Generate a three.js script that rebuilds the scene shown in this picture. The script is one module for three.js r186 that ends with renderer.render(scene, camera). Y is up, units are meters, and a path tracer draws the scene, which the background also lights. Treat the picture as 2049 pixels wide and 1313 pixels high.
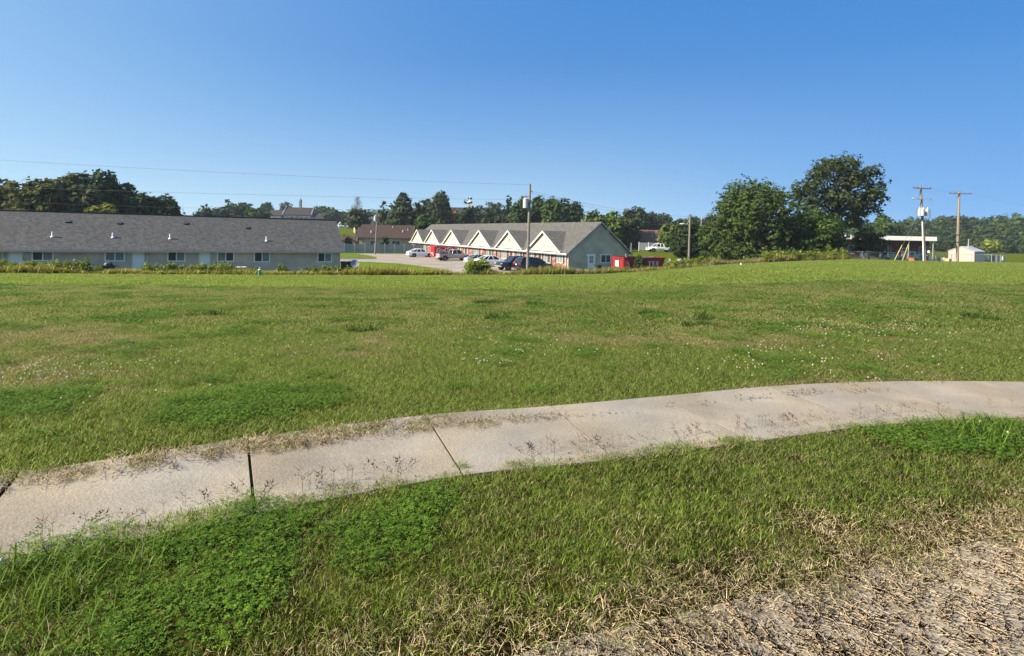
import * as THREE from 'three';
import { mergeGeometries, toCreasedNormals } from 'three/addons/utils/BufferGeometryUtils.js';
import { FontLoader } from 'three/addons/loaders/FontLoader.js';
import { TextGeometry } from 'three/addons/geometries/TextGeometry.js';

const clamp = (x, a, b) => Math.min(b, Math.max(a, x)), lerp = (a, b, t) => a + (b - a) * t;
const sstep = (a, b, x) => { const t = clamp((x - a) / (b - a), 0, 1); return t * t * (3 - 2 * t); };
// ---------- camera, sky, sun, exposure ----------
const EYE = 1.5, F = 1080, PX = 1024.5, PY = 468, ROLL = 0.022, TH = Math.atan(0.53);
const scene = new THREE.Scene();
const renderer = new THREE.WebGLRenderer({ antialias: true });
renderer.setSize(1024, 656);
renderer.toneMapping = THREE.LinearToneMapping;
renderer.toneMappingExposure = 2.3;
renderer.shadowMap.enabled = true;
const fullH = 2 * (1313 - PY);
const camera = new THREE.PerspectiveCamera(2 * Math.atan(fullH / 2 / F) * 180 / Math.PI, 2049 / fullH, 0.1, 4000);
camera.position.set(0, EYE, 0);
camera.rotation.z = ROLL;
camera.setViewOffset(2049, fullH, 0, fullH / 2 - PY, 2049, 1313);
camera.updateProjectionMatrix();

const ELEV = 38 * Math.PI / 180;
const sunDir = new THREE.Vector3(-0.93 * Math.cos(ELEV), Math.sin(ELEV), 0.368 * Math.cos(ELEV)).normalize();
{ // clear summer sky: pale haze at the horizon, deep blue overhead, brighter round the sun
  const W = 1024, H = 512, data = new Float32Array(W * H * 4), v = new THREE.Vector3();
  const low = [0.130, 0.415, 0.92], mid = [0.046, 0.255, 0.70], zen = [0.028, 0.15, 0.52], haze = [0.45, 0.41, 0.03];
  for (let j = 0; j < H; j++) for (let i = 0; i < W; i++) {
    const el = ((j + 0.5) / H - 0.5) * Math.PI, az = ((i + 0.5) / W - 0.5) * 2 * Math.PI;
    v.set(Math.cos(el) * Math.cos(az), Math.sin(el), Math.cos(el) * Math.sin(az));
    const c = v.dot(sunDir), e = Math.max(0, v.y);
    const hz = Math.exp(-e * 7) * (0.2 + 0.8 * sstep(-0.85, -0.2, c)), mie = 0.155 * Math.pow(Math.max(0, (c + 0.5) / 0.966), 3) + 0.6 * Math.pow(Math.max(0, c), 30);
    for (let k = 0; k < 3; k++) data[(j * W + i) * 4 + k] = ((e < 0.3 ? lerp(low[k], mid[k], e / 0.3) : lerp(mid[k], zen[k], (e - 0.3) / 0.7)) + haze[k] * hz + mie * [1, 1.22, 0.95][k]) / 2.3;
    data[(j * W + i) * 4 + 3] = 1;
  }
  const sky = new THREE.DataTexture(data, W, H, THREE.RGBAFormat, THREE.FloatType);
  sky.mapping = THREE.EquirectangularReflectionMapping;
  sky.magFilter = THREE.LinearFilter; sky.needsUpdate = true;
  scene.background = sky; scene.environment = sky;
}
const sun = new THREE.DirectionalLight(0xffeed4, 4.8);
sun.position.copy(sunDir).multiplyScalar(200);
sun.castShadow = true;
Object.assign(sun.shadow.camera, { left: -140, right: 140, top: 140, bottom: -140, near: 1, far: 600 });
sun.shadow.mapSize.set(4096, 4096);
scene.add(sun, sun.target);
scene.fog = new THREE.FogExp2(0xcfe0f2, 0.0002);

// ---------- helpers ----------
function rng(seed) { let a = seed >>> 0; return () => { a = (a + 0x6D2B79F5) | 0; let t = Math.imul(a ^ (a >>> 15), 1 | a); t = (t + Math.imul(t ^ (t >>> 7), 61 | t)) ^ t; return ((t ^ (t >>> 14)) >>> 0) / 4294967296; }; }
function hash2(i, j, s) { let h = Math.imul(i, 374761393) + Math.imul(j, 668265263) + Math.imul(s, 2147483647 ^ 0x5bd1e995); h = Math.imul(h ^ (h >>> 13), 1274126177); return ((h ^ (h >>> 16)) >>> 0) / 4294967296; }
function noise(x, y, s = 1) { const i = Math.floor(x), j = Math.floor(y), u = x - i, v = y - j, a = u * u * (3 - 2 * u), b = v * v * (3 - 2 * v); return lerp(lerp(hash2(i, j, s), hash2(i + 1, j, s), a), lerp(hash2(i, j + 1, s), hash2(i + 1, j + 1, s), a), b); }
const fbm = (x, y, s = 1, o = 4) => { let r = 0, w = 0.5, t = 0; for (let k = 0; k < o; k++) { r += w * noise(x, y, s + k); t += w; x *= 2.03; y *= 2.03; w *= 0.5; } return r / t; };
function table(pts) { return (x) => { if (x <= pts[0][0]) return pts[0][1]; for (let i = 1; i < pts.length; i++) if (x <= pts[i][0]) return lerp(pts[i - 1][1], pts[i][1], (x - pts[i - 1][0]) / (pts[i][0] - pts[i - 1][0])); return pts[pts.length - 1][1]; }; }
// direction of a photo pixel: (x, y) per metre of depth
const CR = Math.cos(ROLL), SR = Math.sin(ROLL);
function ray(px, py) { const a = (px - PX) / F, b = -(py - PY) / F; return [a * CR - b * SR, a * SR + b * CR]; }
function at(px, py, d) { const [x, y] = ray(px, py); return new THREE.Vector3(x * d, EYE + y * d, -d); }
const ground = (x, d) => EYE - drop(x, d);
function onGround(px, d) { const x = ray(px, PY + 0.022 * (px - PX))[0] * d; return new THREE.Vector3(x, ground(x, d), -d); }
function onPlaneY(px, py, y) { const r = ray(px, py), d = (y - EYE) / r[1]; return new THREE.Vector3(r[0] * d, y, -d); }

const names = {};
function numbered(n) { const k = names[n] = (names[n] ?? -1) + 1; return k ? n + '_' + String(k).padStart(3, '0') : n; }
function prep(g) { g = g.index ? g.toNonIndexed() : g; for (const k of Object.keys(g.attributes)) if (!['position', 'normal', 'uv', 'color'].includes(k)) g.deleteAttribute(k); return g; }
function merge(list) { if (list.length === 1) return list[0]; list = list.map(prep); const c = list.every((g) => g.attributes.color), u = list.every((g) => g.attributes.uv); for (const g of list) { if (!c) g.deleteAttribute('color'); if (!u) g.deleteAttribute('uv'); } return mergeGeometries(list); }
function mesh(name, geo, mat, parent = scene) { const m = new THREE.Mesh(Array.isArray(geo) ? merge(geo) : geo, mat); m.castShadow = m.receiveShadow = true; m.name = parent === scene ? numbered(name) : name; parent.add(m); return m; }
function tag(o, label, category, group, kind) { o.userData.label = label; if (category) o.userData.category = category; if (group) o.userData.group = group; if (kind) o.userData.kind = kind; return o; }
function thing(name, label, category, pos, turn = 0, group) { const g = new THREE.Group(); g.name = numbered(name); if (pos) g.position.copy(pos); g.rotation.y = turn; scene.add(g); return tag(g, label, category, group); }
function copyOf(o, label, pos, turn) { const c = o.clone(); c.userData = { ...o.userData }; c.name = numbered(o.name.replace(/_\d{3}$/, '')); if (label) c.userData.label = label; if (pos) c.position.copy(pos); if (turn !== undefined) c.rotation.y = turn; scene.add(c); return c; }
function box(w, h, d, x = 0, y = 0, z = 0, rx = 0, ry = 0, rz = 0) { const g = new THREE.BoxGeometry(w, h, d); if (rx) g.rotateX(rx); if (ry) g.rotateY(ry); if (rz) g.rotateZ(rz); g.translate(x, y, z); boxUV(g); return g; }
function boxUV(g) { const p = g.attributes.position, n = g.attributes.normal, uv = new Float32Array(p.count * 2); for (let i = 0; i < p.count; i++) { const ax = Math.abs(n.getX(i)), ay = Math.abs(n.getY(i)), az = Math.abs(n.getZ(i)); const [u, v] = ay > ax && ay > az ? [p.getX(i), p.getZ(i)] : ax > az ? [p.getZ(i), p.getY(i)] : [p.getX(i), p.getY(i)]; uv[i * 2] = u; uv[i * 2 + 1] = v; } g.setAttribute('uv', new THREE.BufferAttribute(uv, 2)); return g; }
const V = (x, y, z) => new THREE.Vector3(x, y, z), UPV = V(0, 1, 0);
function rod(a, b, r0, r1 = r0, seg = 8) { const d = b.clone().sub(a), g = new THREE.CylinderGeometry(r1, r0, d.length(), seg); g.applyQuaternion(new THREE.Quaternion().setFromUnitVectors(UPV, d.normalize())); g.translate((a.x + b.x) / 2, (a.y + b.y) / 2, (a.z + b.z) / 2); return g; }
function cyl(r0, r1, h, x, y, z, seg = 12, axis = 'y') { const g = new THREE.CylinderGeometry(r1, r0, h, seg); if (axis === 'x') g.rotateZ(Math.PI / 2); if (axis === 'z') g.rotateX(Math.PI / 2); g.translate(x, y, z); return g; }
function tube(pts, r, seg = 4, n) { return new THREE.TubeGeometry(new THREE.CatmullRomCurve3(pts), n ?? pts.length * 4, r, seg); }
// polygons: list of 3-D corner loops -> flat faces with uv in metres
function faces(loops) {
  const pos = [], nor = [], uv = [];
  for (const L of loops) {
    const n = V(0, 0, 0); for (let i = 0; i < L.length; i++) { const a = L[i], b = L[(i + 1) % L.length]; n.x += (a.y - b.y) * (a.z + b.z); n.y += (a.z - b.z) * (a.x + b.x); n.z += (a.x - b.x) * (a.y + b.y); } n.normalize();
    let t = Math.abs(n.y) > 0.98 ? V(1, 0, 0) : V(0, 1, 0).cross(n).normalize(); const b = n.clone().cross(t);
    const flat = L.map((p) => new THREE.Vector2(p.dot(t), p.dot(b)));
    for (const tri of THREE.ShapeUtils.triangulateShape(flat, [])) for (const k of tri) { pos.push(L[k].x, L[k].y, L[k].z); nor.push(n.x, n.y, n.z); uv.push(flat[k].x, flat[k].y); }
  }
  const g = new THREE.BufferGeometry(); g.setAttribute('position', new THREE.Float32BufferAttribute(pos, 3)); g.setAttribute('normal', new THREE.Float32BufferAttribute(nor, 3)); g.setAttribute('uv', new THREE.Float32BufferAttribute(uv, 2)); return g;
}
// thick slab from a planar loop: front face plus back face at -t along the normal, and edges
function slab(L, t) {
  const n = V(0, 0, 0); for (let i = 0; i < L.length; i++) { const a = L[i], b = L[(i + 1) % L.length]; n.x += (a.y - b.y) * (a.z + b.z); n.y += (a.z - b.z) * (a.x + b.x); n.z += (a.x - b.x) * (a.y + b.y); } n.normalize();
  const B = L.map((p) => p.clone().addScaledVector(n, -t)), out = [L, [...B].reverse()];
  for (let i = 0; i < L.length; i++) { const j = (i + 1) % L.length; out.push([L[j], L[i], B[i], B[j]]); }
  return faces(out);
}
function loft(rings, caps = true, crease = 0.55) {
  const pos = [], N = rings[0].length, tri = (a, b, c) => pos.push(a.x, a.y, a.z, b.x, b.y, b.z, c.x, c.y, c.z);
  for (let i = 0; i + 1 < rings.length; i++) for (let j = 0; j < N; j++) { const k = (j + 1) % N, A = rings[i], B = rings[i + 1]; tri(A[j], B[j], B[k]); tri(A[j], B[k], A[k]); }
  if (caps) for (const [R, flip] of [[rings[0], false], [rings[rings.length - 1], true]]) { const c = V(0, 0, 0); R.forEach((p) => c.add(p)); c.divideScalar(N); for (let j = 0; j < N; j++) { const k = (j + 1) % N; flip ? tri(c, R[k], R[j]) : tri(c, R[j], R[k]); } }
  const g = new THREE.BufferGeometry(); g.setAttribute('position', new THREE.Float32BufferAttribute(pos, 3));
  g.setAttribute('uv', new THREE.Float32BufferAttribute(new Float32Array(pos.length / 3 * 2), 2)); g.computeVertexNormals();
  return toCreasedNormals(g, crease);
}
// textures
function noiseTex(n, fn, srgb = true) { const d = new Uint8Array(n * n * 4); for (let j = 0; j < n; j++) for (let i = 0; i < n; i++) { const c = fn(i / n, j / n, i, j); for (let k = 0; k < 3; k++) d[(j * n + i) * 4 + k] = clamp(Math.round(c[k] * 255), 0, 255); d[(j * n + i) * 4 + 3] = 255; } const t = new THREE.DataTexture(d, n, n); t.wrapS = t.wrapT = THREE.RepeatWrapping; t.magFilter = THREE.LinearFilter; if (srgb) t.colorSpace = THREE.SRGBColorSpace; t.needsUpdate = true; return t; }
function tnoise(u, v, f, s) { const x = u * f, y = v * f, i = Math.floor(x), j = Math.floor(y), a = x - i, b = y - j, A = a * a * (3 - 2 * a), B = b * b * (3 - 2 * b), h = (p, q) => hash2(((p % f) + f) % f, ((q % f) + f) % f, s); return lerp(lerp(h(i, j), h(i + 1, j), A), lerp(h(i, j + 1), h(i + 1, j + 1), A), B); }
const tfbm = (u, v, f, s, o = 4) => { let r = 0, w = 0.5, t = 0; for (let k = 0; k < o; k++) { r += w * tnoise(u, v, f, s + k); t += w; f *= 2; w *= 0.5; } return r / t; };
const rep = (t, x, y = x) => { const c = t.clone(); c.repeat.set(x, y); c.needsUpdate = true; return c; };
const std = (r, g, b, rough = 0.8, o = {}) => { const m = new THREE.MeshStandardMaterial({ roughness: rough, metalness: 0, side: THREE.DoubleSide, ...o }); m.color.setRGB(r, g, b); return m; };
const phys = (r, g, b, rough, o = {}) => { const m = new THREE.MeshPhysicalMaterial({ roughness: rough, side: THREE.DoubleSide, ...o }); m.color.setRGB(r, g, b); return m; };

// ---------- terrain: the lawn falls away to a lower car park, hill behind, level field beyond the shed ----------
const edgeDepth = table([[0, 36], [300, 38], [521, 39], [800, 42], [1000, 44], [1100, 45], [1200, 47], [1290, 50], [1380, 54], [1450, 58], [1550, 62], [1700, 66], [1850, 70], [2049, 76]]);
const edgePx = table([[0, 102.5], [300, 98], [521, 94], [800, 89], [1000, 83.5], [1100, 81], [1200, 77.5], [1290, 71], [1380, 61], [1450, 52.6], [1550, 45.4], [1700, 36.5], [1850, 37], [2049, 36]]);
const behindDrop = table([[1200, 4.55], [1290, 4.0], [1380, 3.6], [1450, 3.2], [1550, 3.0], [1700, 2.7], [2049, 2.95]]);
const farDrop = table([[1180, 4.55], [1290, 3.15], [1450, 3.1], [1700, 3.2], [2049, 3.2]]);
function slopeU(x, d) { const th = Math.atan2(x, d), lim = 0.80; let t = th; if (Math.abs(th) > lim) t = Math.sign(th) * lim * (1 - (Math.abs(th) - lim) / (Math.PI - lim)); return [PX + F * Math.tan(t), Math.abs(th) > lim ? Math.hypot(x, d) * Math.cos(lim) : d]; }
function drop(x, d0) {
  const [U, d] = slopeU(x, d0), D = edgeDepth(U), E = edgePx(U) * D / F;
  if (d <= 4) return EYE;
  if (d <= D) { const t = (d - 4) / (D - 4); return EYE + (E - EYE) * (t * 0.8 + 0.2 * t * t) ; }
  const A = behindDrop(U), B = farDrop(U);
  let h = d < D + 9 ? lerp(E, A, sstep(D, D + 9, d)) : lerp(A, B, sstep(D + 9, 108, d));
  if (d > 125) { h -= 0.033 * (Math.min(d, 340) - 125) * (1 - sstep(1250, 1420, U)); h -= 0.09 * Math.max(0, Math.min(d, 460) - 235) * sstep(1640, 1800, U); }
  return h;
}
// ---------- ground surfaces ----------
const soilTex = noiseTex(512, (u, v) => { const a = tfbm(u, v, 8, 3, 6), b = tnoise(u, v, 128, 9), k = 0.55 + 0.7 * (a - 0.5) + 0.35 * (b - 0.5); return [0.86 * k + 0.1, 0.9 * k + 0.08, 0.78 * k + 0.06]; });
const concTex = noiseTex(1024, (u, v) => { const a = tfbm(u, v, 4, 21, 5), f = tnoise(u, v, 256, 25), g = tnoise(u, v, 512, 26); let k = 0.80 + 0.24 * (a - 0.5) + 0.13 * (f - 0.5) + 0.13 * (g - 0.5); if (hash2(Math.floor(u * 512), Math.floor(v * 512), 5) > 0.985) k -= 0.16; const w = 0.09 * (tfbm(u, v, 3, 33, 3) - 0.45); return [k + w * 0.6, k + 0.1 * w, k - w]; });
const concBump = noiseTex(512, (u, v) => { const k = 0.5 + 0.5 * (tnoise(u, v, 256, 51) - 0.5) + 0.3 * (tnoise(u, v, 64, 52) - 0.5); return [k, k, k]; }, false);
{
  const rad = [0, 1, 2, 3, 4, 5, 6, 7.5, 9, 11, 13.5, 16, 19, 22, 25, 28, 31, 33, 35, 37, 39, 41, 43, 45, 47, 49, 51, 53, 56, 59, 62, 65, 69, 73, 78, 84, 90, 97, 105, 115, 125, 140, 160, 185, 215, 250, 290, 330, 380, 450, 560, 760, 1100, 1700, 2600];
  const ang = []; for (let a = -180; a < 180;) { ang.push(a); a += Math.abs(a + 0.01) < 52 ? 0.75 : 4; }
  const pos = [], uv = [], col = [], idx = [], N = ang.length;
  for (const r of rad) for (const a of ang) {
    const th = a * Math.PI / 180, x = r * Math.sin(th), d = r * Math.cos(th); pos.push(x, ground(x, d), -d); uv.push(x / 4, d / 4);
    const [U, dd] = slopeU(x, d), out = sstep(0, 14, dd - edgeDepth(U)), n = fbm(x * 0.05, d * 0.05, 7);
    col.push(lerp(0.12, 0.22 + 0.07 * (n - 0.5), out), lerp(0.115, 0.29 + 0.05 * (n - 0.5), out), lerp(0.045, 0.042, out));
  }
  for (let i = 0; i + 1 < rad.length; i++) for (let j = 0; j < N; j++) { const k = (j + 1) % N, a = i * N + j, b = i * N + k, c = a + N, e = b + N; idx.push(a, b, c, b, e, c); }
  const g = new THREE.BufferGeometry(); g.setAttribute('position', new THREE.Float32BufferAttribute(pos, 3)); g.setAttribute('uv', new THREE.Float32BufferAttribute(uv, 2)); g.setAttribute('color', new THREE.Float32BufferAttribute(col, 3)); g.setIndex(idx); g.computeVertexNormals();
  tag(mesh('ground', g, phys(1, 1, 1, 1, { map: soilTex, vertexColors: true, specularIntensity: 0 })), 'grassy ground sloping down to the car park and rising behind it', 'ground', null, 'structure');
}
// the sidewalk: a curved path of concrete slabs. Points are (x, depth)
const walkPts = [[-12, -2.0], [-8, 0.0], [-4.85, 1.6], [-2.49, 2.79], [-1.62, 3.29], [-0.48, 3.84], [0.52, 4.13], [1.67, 4.52], [3.0, 4.97], [4.3, 5.21], [5.6, 5.3], [7, 5.32], [10, 5.2], [15, 4.7]];
const walk = new THREE.CatmullRomCurve3(walkPts.map(([x, d]) => V(x, 0, -d)), false, 'centripetal');
const WALKS = []; for (let i = 0; i <= 900; i++) { const t = i / 900, p = walk.getPoint(t), g = walk.getTangent(t); WALKS.push([p.x, -p.z, g.x, -g.z]); }
// signed distance from the path's middle: positive on the far side; also the place along it
function walkAt(x, d) { let best = 1e9, r = null; for (let i = 0; i < WALKS.length; i += 3) { const w = WALKS[i], q = (x - w[0]) ** 2 + (d - w[1]) ** 2; if (q < best) { best = q; r = w; } } return (d - r[1]) * r[2] - (x - r[0]) * r[3]; }
const HALF = 0.57;
const concrete = std(0.62, 0.565, 0.49, 0.92, { map: concTex, bumpMap: concBump, bumpScale: 0.004 });
{
  const group = new THREE.Group(); group.name = 'sidewalk'; scene.add(group); tag(group, 'curving concrete sidewalk of separate slabs crossing the lawn', 'sidewalk', null, 'structure');
  const T = (px) => { let best = 0, e = 1e9; const [x, d] = px; WALKS.forEach((w, i) => { const q = (w[0] - x) ** 2 + (w[1] - d) ** 2; if (q < e) { e = q; best = i / 900; } }); return best; };
  const seen = [[-2.66, 2.72], [-1.565, 3.3], [-0.46, 3.83], [0.54, 4.14], [1.6, 4.5], [2.8, 4.9], [3.95, 5.16], [5.15, 5.28], [6.35, 5.3], [7.55, 5.3], [8.75, 5.25]].map(T);
  const L = walk.getLength(), step = 1.2 / L, joints = [...seen]; while (joints[0] > 0.01) joints.unshift(joints[0] - step); while (joints[joints.length - 1] < 0.97) joints.push(joints[joints.length - 1] + step);
  const jointDark = std(0.02, 0.018, 0.016, 0.95), jointDirt = std(0.085, 0.07, 0.055, 1), wide = new Set([seen[0], seen[1], seen[2]]), R = rng(5);
  for (let k = 0; k + 1 < joints.length; k++) {
    if (joints[k] < 0 || joints[k + 1] > 1) continue;
    const gl = (wide.has(joints[k]) ? 0.015 : 0.0062) / L, gr = (wide.has(joints[k + 1]) ? 0.015 : 0.0062) / L, t0 = joints[k] + gl, t1 = joints[k + 1] - gr, n = 6, far = [], near = [], top = 0.0155 + R() * 0.001;
    for (let i = 0; i <= n; i++) { const t = lerp(t0, t1, i / n), p = walk.getPoint(t), g = walk.getTangent(t), nx = -g.z, nz = g.x; const s = Math.sign(nz) || 1; far.push(V(p.x - nx * HALF * -1 * -1, 0, p.z - nz * HALF)); near.push(V(p.x + nx * HALF, 0, p.z + nz * HALF)); }
    const loop = [...near, ...far.reverse()], ch = 0.003, cx = loop.reduce((a, p) => a + p.x, 0) / loop.length, cz = loop.reduce((a, p) => a + p.z, 0) / loop.length;
    const ringAt = (y, inset) => loop.map((p) => { const dx = cx - p.x, dz = cz - p.z, l = Math.hypot(dx, dz); return V(p.x + dx / l * inset, y, p.z + dz / l * inset); });
    const geo = merge([loft([ringAt(-0.08, 0), ringAt(top - ch, 0), ringAt(top, ch)], false, 0.3), faces([ringAt(top, ch)])]);
    boxUV(geo); const uvs = geo.attributes.uv; for (let i = 0; i < uvs.count; i++) uvs.setXY(i, uvs.getX(i) / 1.6 + k * 0.37, uvs.getY(i) / 1.6 + k * 0.61);
    const m = concrete.clone(); const tone = 0.95 + 0.1 * R(), warm = k > 10 ? 0.02 : 0; m.color.setRGB(0.362 * tone * (1 + warm), 0.325 * tone, 0.266 * tone * (1 - warm));
    mesh('slab', geo, m, group);
    if (k) { const w2 = wide.has(joints[k]), p = walk.getPoint(joints[k]), g = walk.getTangent(joints[k]), f = box(w2 ? 0.028 : 0.012, 0.06, HALF * 2, 0, (w2 ? -0.004 : 0.0145) - 0.03, 0); f.rotateY(Math.atan2(-g.z, g.x)); f.translate(p.x, 0, p.z); mesh('joint_filler', f, w2 ? jointDark : jointDirt, group); }
  }
}
// concrete street edge under the dry runners, parallel to the sidewalk
const kerbLine = table([[-12, -3.6], [-4, 0.1], [-1.5, 1.1], [0.135, 1.84], [1.11, 2.16], [2.7, 2.7], [5, 3.2], [9, 3.5], [15, 3.2]]);
{
  const group = new THREE.Group(); group.name = 'street_edge'; scene.add(group); tag(group, 'concrete street gutter slabs overgrown by dry grass runners', 'pavement', null, 'structure');
  const xs = [-12, -7, -4, -1.5, 0.6, 2.42, 4.2, 6, 9, 12, 15];
  for (let i = 0; i + 1 < xs.length; i++) {
    const g = 0.008, a = xs[i] + g, b = xs[i + 1] - g, pts = []; for (let k = 0; k <= 6; k++) { const x = lerp(a, b, k / 6); pts.push(V(x, 0.008, -kerbLine(x) - 0.12)); }
    const sk = (x) => x + 0.25; // joints run square to the kerb
    const L = [V(sk(a) + 1.2, 0.008, 3), V(sk(b) + 1.2, 0.008, 3), ...pts.reverse()];
    const geo = slab(L, 0.08); const uvs = geo.attributes.uv; for (let q = 0; q < uvs.count; q++) uvs.setXY(q, uvs.getX(q) / 1.6 + i * 0.3, uvs.getY(q) / 1.6);
    mesh('slab', geo, std(0.36, 0.328, 0.278, 0.93, { map: concTex, bumpMap: concBump, bumpScale: 0.004 }), group);
  }
}

// ---------- grass ----------
function blades({ n, size, h, w, colors, lean = 0.5, seed, seg = 2, flat = 0, upn = 0.75 }) {
  const R = rng(seed), pos = [], nor = [], col = [];
  for (let i = 0; i < n; i++) {
    const x = (R() - 0.5) * size, z = (R() - 0.5) * size, hh = lerp(h[0], h[1], Math.pow(R(), 1.3)), ww = lerp(w[0], w[1], R()), a = R() * 6.283, la = R() * 6.283, ln = lean * (0.25 + R());
    const c = colors[Math.floor(R() * colors.length)], j = 0.62 + R() * 0.76, C = [c[0] * j, c[1] * j * (0.95 + 0.1 * R()), c[2] * j];
    const sx = Math.cos(a) * ww / 2, sz = Math.sin(a) * ww / 2, P = [];
    for (let k = 0; k <= seg; k++) { const t = k / seg, b = ln * (0.35 * t + 0.65 * t * t), ww2 = k === seg ? 0 : 1 - 0.35 * t; P.push([x + Math.cos(la) * b * hh, hh * t * (1 - 0.35 * Math.min(1, ln) * t) * (1 - flat) + 0.004, z + Math.sin(la) * b * hh, ww2]); }
    const N = V(Math.sin(a), 0, -Math.cos(a)).multiplyScalar(R() < 0.5 ? -1 : 1).multiplyScalar(1 - upn).add(V(Math.cos(la) * -0.2, upn, Math.sin(la) * -0.2)).normalize();
    const put = (p, s) => { pos.push(p[0] + sx * p[3] * s, p[1], p[2] + sz * p[3] * s); nor.push(N.x, N.y, N.z); col.push(...C); };
    for (let k = 0; k < seg; k++) { const p = P[k], q = P[k + 1]; put(p, -1); put(p, 1); put(q, 1); if (k < seg - 1) { put(p, -1); put(q, 1); put(q, -1); } }
  }
  return geom(pos, nor, col);
}
function geom(pos, nor, col, uv) { const g = new THREE.BufferGeometry(); g.setAttribute('position', new THREE.Float32BufferAttribute(pos, 3)); if (nor) g.setAttribute('normal', new THREE.Float32BufferAttribute(nor, 3)); if (col) g.setAttribute('color', new THREE.Float32BufferAttribute(col, 3)); if (uv) g.setAttribute('uv', new THREE.Float32BufferAttribute(uv, 2)); return g; }
// clover: small three-part leaves on short stems
function cloverPatch({ n, size, h, r, colors, seed }) {
  const R = rng(seed), pos = [], nor = [], col = [];
  for (let i = 0; i < n; i++) {
    const x = (R() - 0.5) * size, z = (R() - 0.5) * size, y = lerp(h[0], h[1], R()), rr = lerp(r[0], r[1], R()), a0 = R() * 6.283, tx = (R() - 0.5) * 0.9, tz = (R() - 0.5) * 0.9;
    const c = colors[Math.floor(R() * colors.length)], j = 0.75 + R() * 0.5;
    for (let k = 0; k < 3; k++) {
      const a = a0 + k * 2.094, ca = Math.cos(a), sa = Math.sin(a), pt = (f, s) => { const px = ca * f * rr - sa * s * rr, pz = sa * f * rr + ca * s * rr; return [x + px, y + px * tx + pz * tz + 0.1 * rr * Math.abs(s), z + pz]; };
      const p = [pt(0, 0), pt(0.75, 0.48), pt(1.05, 0), pt(0.75, -0.48)], N = V(-tx, 1, -tz).normalize();
      for (const q of [p[0], p[1], p[2], p[0], p[2], p[3]]) { pos.push(...q); nor.push(N.x, N.y, N.z); col.push(c[0] * j, c[1] * j, c[2] * j); }
    }
  }
  return geom(pos, nor, col);
}
// dry runners: thin stems lying on the ground towards +x, with short dead leaves at their nodes
function runnerPatch({ n, size, len, seed, leaf = 1, spread = 0.8 }) {
  const R = rng(seed), pos = [], nor = [], col = [];
  const tri = (a, b, c, C, N) => { for (const p of [a, b, c]) { pos.push(p.x, p.y, p.z); nor.push(N.x, N.y, N.z); col.push(...C); } };
  for (let i = 0; i < n; i++) {
    let p = V((R() - 0.5) * size, 0.004 + R() * 0.008, (R() - 0.5) * size), a = (R() - 0.5) * spread * 2; const L = lerp(len[0], len[1], R()), segs = 4 + Math.floor(R() * 4);
    const br = 0.8 + 0.5 * R(), C = [0.36 * br, 0.28 * br, 0.185 * br];
    for (let k = 0; k < segs; k++) {
      a += (R() - 0.5) * 0.55; const q = p.clone().add(V(Math.cos(a) * L / segs, (R() - 0.45) * 0.012, Math.sin(a) * L / segs)); q.y = clamp(q.y, 0.003, 0.016); const w = 0.0008, s = V(-Math.sin(a) * w, 0, Math.cos(a) * w), u = V(0, w * 1.6, 0);
      const T = [p.clone().add(s), p.clone().sub(s), p.clone().add(u)], B = [q.clone().add(s), q.clone().sub(s), q.clone().add(u)];
      for (const [m, o] of [[0, 2], [2, 1]]) { const N = T[m].clone().add(T[o]).sub(p).sub(p).normalize(); tri(T[m], B[m], B[o], C, N); tri(T[m], B[o], T[o], C, N); }
      if (R() < 0.75 * leaf) { const m = 1 + Math.floor(R() * 3); for (let f = 0; f < m; f++) { const b = a + (R() - 0.5) * 2.4, l = 0.010 + R() * 0.022, ww = 0.0016 + R() * 0.0018, e = q.clone().add(V(Math.cos(b) * l, 0.004 + R() * 0.014, Math.sin(b) * l)), sd = V(-Math.sin(b) * ww, 0, Math.cos(b) * ww), j = 0.8 + 0.4 * R(), D = [0.56 * j, 0.45 * j, 0.27 * j]; tri(q.clone().add(sd), q.clone().sub(sd), e, D, V(0, 1, 0)); } }
      p = q;
    }
  }
  return geom(pos, nor, col);
}
const leafMat = phys(1, 1, 1, 0.7, { vertexColors: true, transmission: 0.48, specularIntensity: 0.12 });
const dryMat = std(1, 1, 1, 0.85, { vertexColors: true });
const GREEN = [[0.185, 0.305, 0.034], [0.225, 0.345, 0.041], [0.26, 0.365, 0.056], [0.145, 0.255, 0.03]];
const OLIVE = [[0.31, 0.35, 0.076], [0.255, 0.33, 0.06], [0.39, 0.38, 0.13], [0.205, 0.295, 0.048]];
const TAN = [[0.50, 0.395, 0.235], [0.41, 0.31, 0.18], [0.58, 0.475, 0.30], [0.32, 0.25, 0.14]];
const CLOV = [[0.09, 0.195, 0.018], [0.115, 0.23, 0.021], [0.065, 0.155, 0.015], [0.16, 0.25, 0.033]];
const FARG = [[0.30, 0.435, 0.058], [0.335, 0.455, 0.067], [0.26, 0.395, 0.05], [0.41, 0.47, 0.12]];
const scat = {}, grey = (k) => [k, k, k];
function scatter(key, x, d, s, tint, turn, y) { (scat[key] ??= []).push([x, d, s, tint, turn, y ?? (d < 9 && Math.abs(walkAt(x, d)) < HALF + 0.02 ? 0.014 : 0)]); }
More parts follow.
